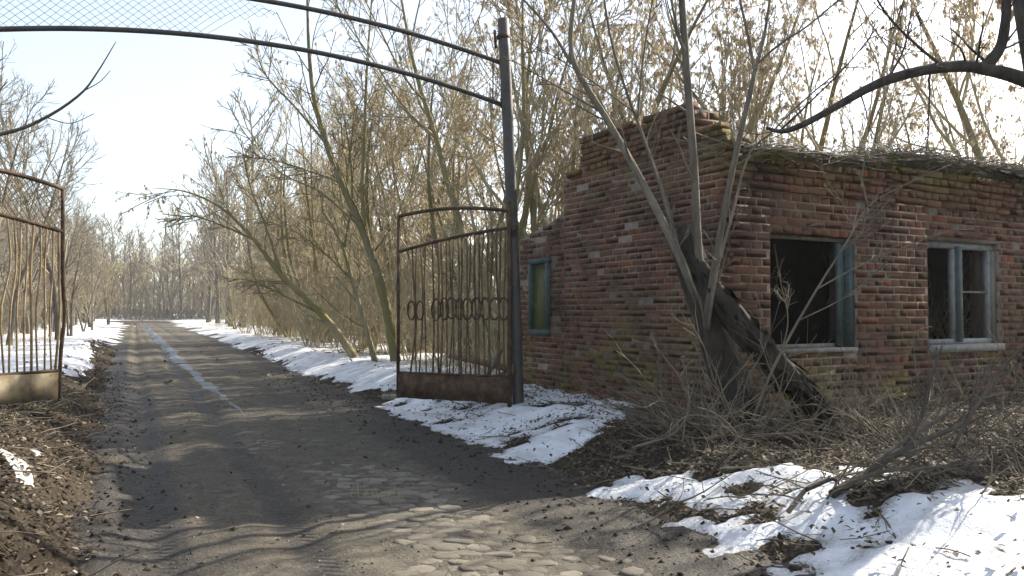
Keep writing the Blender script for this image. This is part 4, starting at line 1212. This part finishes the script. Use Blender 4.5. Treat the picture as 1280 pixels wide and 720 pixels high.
# bare tree outside the left edge, one bough reaching into view
bt = np.array([-7.3, 7.0, .3])
tree = thing('overhanging_tree', 'bare tree beside the left gate post with a thin bough reaching towards the arch', 'tree', tuple(bt))
P = smooth_path([bt - UP * .3, bt + UP * 1.2, bt + np.array([.1, .1, 2.6]), bt + np.array([-.1, .2, 4.5]), bt + np.array([-.3, .1, 7])], 24)
part('trunk', MB().tube(P, rad(.11, .03, 24), 10).mesh('trunk', M['bark_grey'], True), tree)
lim = [([(-330, 190, 7.2), (-150, 195, 7.2), (0, 168, 7.2), (55, 148, 7.2), (100, 118, 7.2), (122, 90, 7.2), (145, 52, 7.2)], .024, .004), ([(58, 147, 7.2), (88, 154, 7.2), (118, 142, 7.2)], .006, .003), ([(108, 112, 7.2), (125, 102, 7.2), (138, 88, 7.2)], .005, .003), ([(-120, 220, 7.2), (-50, 160, 7.2), (10, 102, 7.2)], .010, .004)]
for p, a, b in lim: part('limb', MB().tube(px_path(p, 24), rad(a, b, 24), 6).mesh('limb', M['bark_grey'], True), tree)
P1, R1 = kids(P[None], rad(.11, .03, 24)[None], 16, .35, 1, .8, .2, .25, .35, 9, .1, .07); P1 = P1[P1[:, -1, 0] < -6.9]; R1 = R1[:len(P1)]
P2, R2 = kids(P1, R1, 5, .15, 1, .65, .25, .4, .6, 6, .05, .1); R2 = np.maximum(R2, .004)
part('crown', tube_mesh('crown', [(P1, R1, 6), (P2, R2, 4)], M['twig_grey']), tree)

# ------------------------------------------------------------------ leaning trees beyond the gate
limb_thing('leaning_tree', 'taller bare forked tree leaning left just beyond the free end of the dark gate leaf', 'tree',
    [([(496, 462, 17.5), (484, 390, 17.6), (462, 310, 17.7), (432, 240, 17.8), (408, 180, 17.9), (392, 120, 18), (386, 60, 18), (384, 0, 18)], .14, .03), ([(462, 312, 17.7), (453, 250, 17.7), (456, 160, 17.8), (459, 80, 17.9), (466, -20, 18)], .07, .02), ([(408, 180, 17.9), (370, 135, 18), (330, 90, 18), (318, 40, 18)], .04, .012), ([(425, 228, 17.8), (390, 215, 17.9), (340, 200, 18), (285, 195, 18)], .03, .010), ([(452, 285, 17.8), (400, 240, 17.8), (350, 215, 18), (300, 160, 18)], .035, .01)], 'bark_olive', 13, .3, 250, tmin=.007)
limb_thing('leaning_tree', 'low bare tree leaning far out over the snow towards the road', 'tree',
    [([(452, 462, 19), (425, 420, 19), (390, 380, 19), (352, 345, 19), (318, 300, 19), (280, 262, 19), (235, 240, 19), (190, 235, 19)], .13, .006), ([(352, 345, 19), (335, 290, 19), (312, 230, 19), (300, 170, 19)], .05, .012), ([(318, 300, 19), (285, 285, 19), (240, 270, 19), (205, 280, 19)], .035, .01), ([(400, 392, 19), (360, 372, 19), (318, 352, 19), (280, 348, 19)], .035, .01)], 'bark_olive', 14, .32, 420, tmin=.0075)
limb_thing('leaning_tree', 'bent thin tree arching between the two leaning trees beyond the gate', 'tree',
    [([(470, 458, 18), (455, 400, 18), (440, 350, 18.2), (425, 300, 18.3), (400, 260, 18.4)], .08, .03), ([(440, 350, 18.2), (410, 320, 18.3), (370, 290, 18.4), (330, 275, 18.5)], .04, .012), ([(430, 310, 18.3), (440, 250, 18.3), (437, 190, 18.4), (425, 120, 18.4)], .04, .014)], 'bark_olive', 14, .35, 160, tmin=.007)

# ------------------------------------------------------------------ undergrowth, litter, grass, clods
def ug(name, xs_, ys_, L, thick, mat):
    n = len(xs_); p0 = np.c_[xs_, ys_, top_h(xs_, ys_) - .03]
    a = rng.uniform(0, 2 * np.pi, n); el = rng.normal(1.15, .3, n)
    P = grow(p0, np.stack([np.cos(a) * np.cos(el), np.sin(a) * np.cos(el), np.sin(el)], -1), L * rng.uniform(.4, 1.3, n), 6, -.03, .12)
    r = (thick * rng.uniform(.7, 1.5, n))[:, None] * np.linspace(1, .4, 6)[None]
    P2, R2 = kids(P, r, 3, .25, 1, .6, .2, .4, .65, 4, 0, .12)
    obj(name, tube_mesh(name, [(P, r, 3), (P2, R2, 3)], M[mat]), kind='stuff')
n = 3800; yy = 14 + 90 * rng.random(n) ** 1.8; ee = 2.6 + np.abs(rng.normal(0, 3.5, n)) + 6 * rng.random(n)
ug('undergrowth', road_off(yy, ee), yy, 1.7, .009, 'twig_tan')
n = 3400; yy = 15 + 95 * rng.random(n) ** 1.5; ee = 3.2 + np.abs(rng.normal(0, 4, n)) + 5 * rng.random(n)
ug('undergrowth', road_c(yy) - (road_hw(yy) + ee) / CL, yy, 2.3, .010, 'twig_grey')
n = 1500; yy = rng.uniform(116, 128, n); ug('undergrowth', rng.uniform(-86, -38, n), yy, 4.5, .03, 'twig_grey')
xx = rng.uniform(-1.5, 12, 900); yy = rng.uniform(13.2, 18, 900)
ug('undergrowth', xx, yy, 2.0, .007, 'twig_tan')

def scatter_mask(n, x0, x1, y0, y1, f):
    x = rng.uniform(x0, x1, n); y = rng.uniform(y0, y1, n); k = rng.random(n) < f(x, y); return x[k], y[k]
def inside_bld(x, y):
    d = np.stack([x - C0[0], y - C0[1]], -1); s = d @ Vf[:2]; t = d @ Ug[:2]
    return (s > -.02) & (t > -.02) & (s < FRONT_L) & (t < 4.4)
def litter_f(x, y):
    lat = lat_of(x, y); hw = road_hw(y); e = np.maximum(lat - hw, -lat - hw)
    sn = snow_field(x, y)
    return np.where(inside_bld(x, y), 0, sm(-.25, .35, e + .2 * fbm(x * 2, y * 2, 5, 3)) * np.where(sn > .02, .05 + .25 * sm(.16, .02, sn), 1) + .012)
x, y = scatter_mask(150000, -7, 8.5, 2.6, 13.5, litter_f)
P = np.c_[x, y, top_h(x, y) + np.where(snow_field(x, y) > 0, .075, .008) + rng.uniform(0, .02, len(x))]
obj('leaf_litter', leaf_cards(P, .024, M['litter'], 'leaf_litter', .45), kind='stuff')
x, y = scatter_mask(26000, -26, 16, 13.5, 34, litter_f)
P = np.c_[x, y, top_h(x, y) + .02]
obj('leaf_litter', leaf_cards(P, .07, M['litter'], 'leaf_litter', .5), kind='stuff')
# twigs lying on the ground
x, y = scatter_mask(6500, -7, 8.5, 2.6, 13, litter_f)
n = len(x); a = rng.uniform(0, 2 * np.pi, n)
P = grow(np.c_[x, y, top_h(x, y) + .015], np.stack([np.cos(a), np.sin(a), rng.normal(.12, .15, n)], -1), rng.uniform(.08, .45, n), 4, -.02, .12)
obj('ground_twigs', tube_mesh('ground_twigs', [(P, np.full((n, 4), .0035) * rng.uniform(.6, 1.7, n)[:, None], 3)], M['twig_dead']), kind='stuff')
# dry grass tufts
def grass(name, x, y, L, w):
    n = len(x); a = rng.uniform(0, 2 * np.pi, n)
    P = grow(np.c_[x, y, top_h(x, y) - .01], np.stack([np.cos(a) * .8, np.sin(a) * .8, np.ones(n) * rng.uniform(.2, 1.2, n)], -1), L * rng.uniform(.5, 1.3, n), 4, -.22, .1)
    sd = norm(np.stack([-np.sin(a), np.cos(a), a * 0], -1)) * w
    wv = np.array([1, .8, .5, .08])
    V = np.stack([P - sd[:, None] * wv[None, :, None], P + sd[:, None] * wv[None, :, None]], 2).reshape(-1, 3)
    b = np.arange(n)[:, None, None] * 8 + np.arange(3)[None, :, None] * 2
    Q = (b + np.array([[[0, 1, 3, 2]]])).reshape(-1, 4)
    obj(name, mesh_np(name, V, Q, M['dry_grass']), kind='stuff')
cx_, cy_ = scatter_mask(520, -7, 8.5, 2.8, 13, lambda x, y: litter_f(x, y) * np.where(fbm(x * .6, y * .6, 44, 2) > 0, 1, .12))
x = np.repeat(cx_, 26) + rng.normal(0, .05, len(cx_) * 26); y = np.repeat(cy_, 26) + rng.normal(0, .05, len(cx_) * 26)
grass('dry_grass', x, y, .16, .0022)
yy = 14 + 70 * rng.random(700) ** 1.6; sd_ = rng.random(700) < .6
cx_ = np.where(sd_, road_off(yy, 1.4 + np.abs(rng.normal(0, 2.0, 700))), road_c(yy) - (road_hw(yy) + 2.0 + np.abs(rng.normal(0, 2.5, 700))) / CL)
x = np.repeat(cx_, 14) + rng.normal(0, .12, 700 * 14); y = np.repeat(yy, 14) + rng.normal(0, .12, 700 * 14)
grass('dry_grass', x, y, .4, .006)
# mud clods along the road edges
n = 5200; yy = 2.8 + 16 * rng.random(n) ** 1.3; left = rng.random(n) < .55
la = np.where(left, -road_hw(yy) - .05 + rng.normal(0, .32, n), road_hw(yy) - .25 + rng.normal(0, .45, n))
x = la / CL + road_c(yy); z = top_h(x, yy)
oct_ = np.array([[1, 0, 0], [-1, 0, 0], [0, 1, 0], [0, -1, 0], [0, 0, .8], [0, 0, -.8]], float)
s_ = .006 + .022 * rng.random(n) ** 3
V = (np.stack([x, yy, z], -1)[:, None] + (oct_[None] + rng.normal(0, .25, (n, 6, 3))) * s_[:, None, None]).reshape(-1, 3)
of = np.array([(0, 2, 4), (2, 1, 4), (1, 3, 4), (3, 0, 4), (2, 0, 5), (1, 2, 5), (3, 1, 5), (0, 3, 5)])
T = (np.arange(n)[:, None, None] * 6 + of[None]).reshape(-1, 3)
obj('mud_clods', mesh_np('mud_clods', V, [T], M['ground']), kind='stuff')
# small stones and crumbs scattered on the carriageway
n = 9000; yy = 2.8 + 14 * rng.random(n) ** 1.4; la = rng.uniform(-1, 1, n) * road_hw(yy); x = la / CL + road_c(yy); z = road_h(la, x, yy) + .001
s_ = .003 + .011 * rng.random(n) ** 4
V = (np.stack([x, yy, z], -1)[:, None] + (oct_[None] * np.array([1, 1, .6]) + rng.normal(0, .25, (n, 6, 3))) * s_[:, None, None]).reshape(-1, 3)
obj('gravel', mesh_np('gravel', V, [(np.arange(n)[:, None, None] * 6 + of[None]).reshape(-1, 3)], M['stone']), kind='stuff')
# dead twigs and leaves lying on the eave
n = 2400; s = rng.uniform(.1, 8.5, n); t = rng.uniform(-.16, .4, n); a = rng.normal(0, .5, n) + np.pi * (rng.random(n) < .5)
p0 = C3 + Vf * s[:, None] + Ug * t[:, None] + UP * (3.15 + .13 * sm(2.3, 2.6, s) + .012 * s + .06 * rng.random(n))[:, None]
d0 = Vf * np.cos(a)[:, None] + Ug * (np.sin(a) * .8)[:, None] + UP * rng.normal(.03, .12, n)[:, None]
P = grow(p0, d0, rng.uniform(.15, .7, n), 5, -.01, .08)
rt = np.full((n, 5), .005) * rng.uniform(.5, 1.6, n)[:, None]
part('roof_twigs', tube_mesh('roof_twigs', [(P, rt, 3)], M['twig_grey']), bld, kind='stuff')
n = 2600; s = rng.uniform(.1, 8.5, n); t = rng.uniform(-.06, .6, n)
P = C3 + Vf * s[:, None] + Ug * t[:, None] + UP * (3.15 + .13 * sm(2.3, 2.6, s) + .012 * s + .06 * rng.random(n))[:, None]
part('roof_leaves', leaf_cards(P, .04, M['litter'], 'roof_leaves', .5), bld, kind='stuff')
# a few orange leaves caught in the stalks
for px, py, d in ((1130, 493, 6.6), (1045, 548, 6.9), (955, 546, 6.9)):
    p = W(px, py, d); me = leaf_cards(np.zeros((1, 3)), .042, M['orange_leaf'], 'leaf', .8, 1.4)
    if py > 520: p[2] = g(p[0], p[1]) + .03
    obj('leaf', me, None, 'single dry orange leaf caught in the dead stalks below the front windows', 'leaf', 'orange leaves').location = p

# ------------------------------------------------------------------ haze
HZ = (-150, 75, -40, 175, -3.0, 34.0)
m_ = MB(); m_.box((HZ[0], HZ[2], HZ[4]), (HZ[1] - HZ[0], 0, 0), (0, HZ[3] - HZ[2], 0), (0, 0, HZ[5] - HZ[4]))
hm = bpy.data.materials.new('haze'); hm.use_nodes = True; ht = hm.node_tree; ht.nodes.clear()
ho = ht.nodes.new('ShaderNodeOutputMaterial'); hv = ht.nodes.new('ShaderNodeVolumePrincipled')
hv.inputs['Color'].default_value = (.93, .95, .97, 1); hv.inputs['Density'].default_value = 0.0005; hv.inputs['Anisotropy'].default_value = 0.3
ht.links.new(hv.outputs[0], ho.inputs['Volume'])
obj('haze', m_.mesh('haze', hm), kind='stuff')
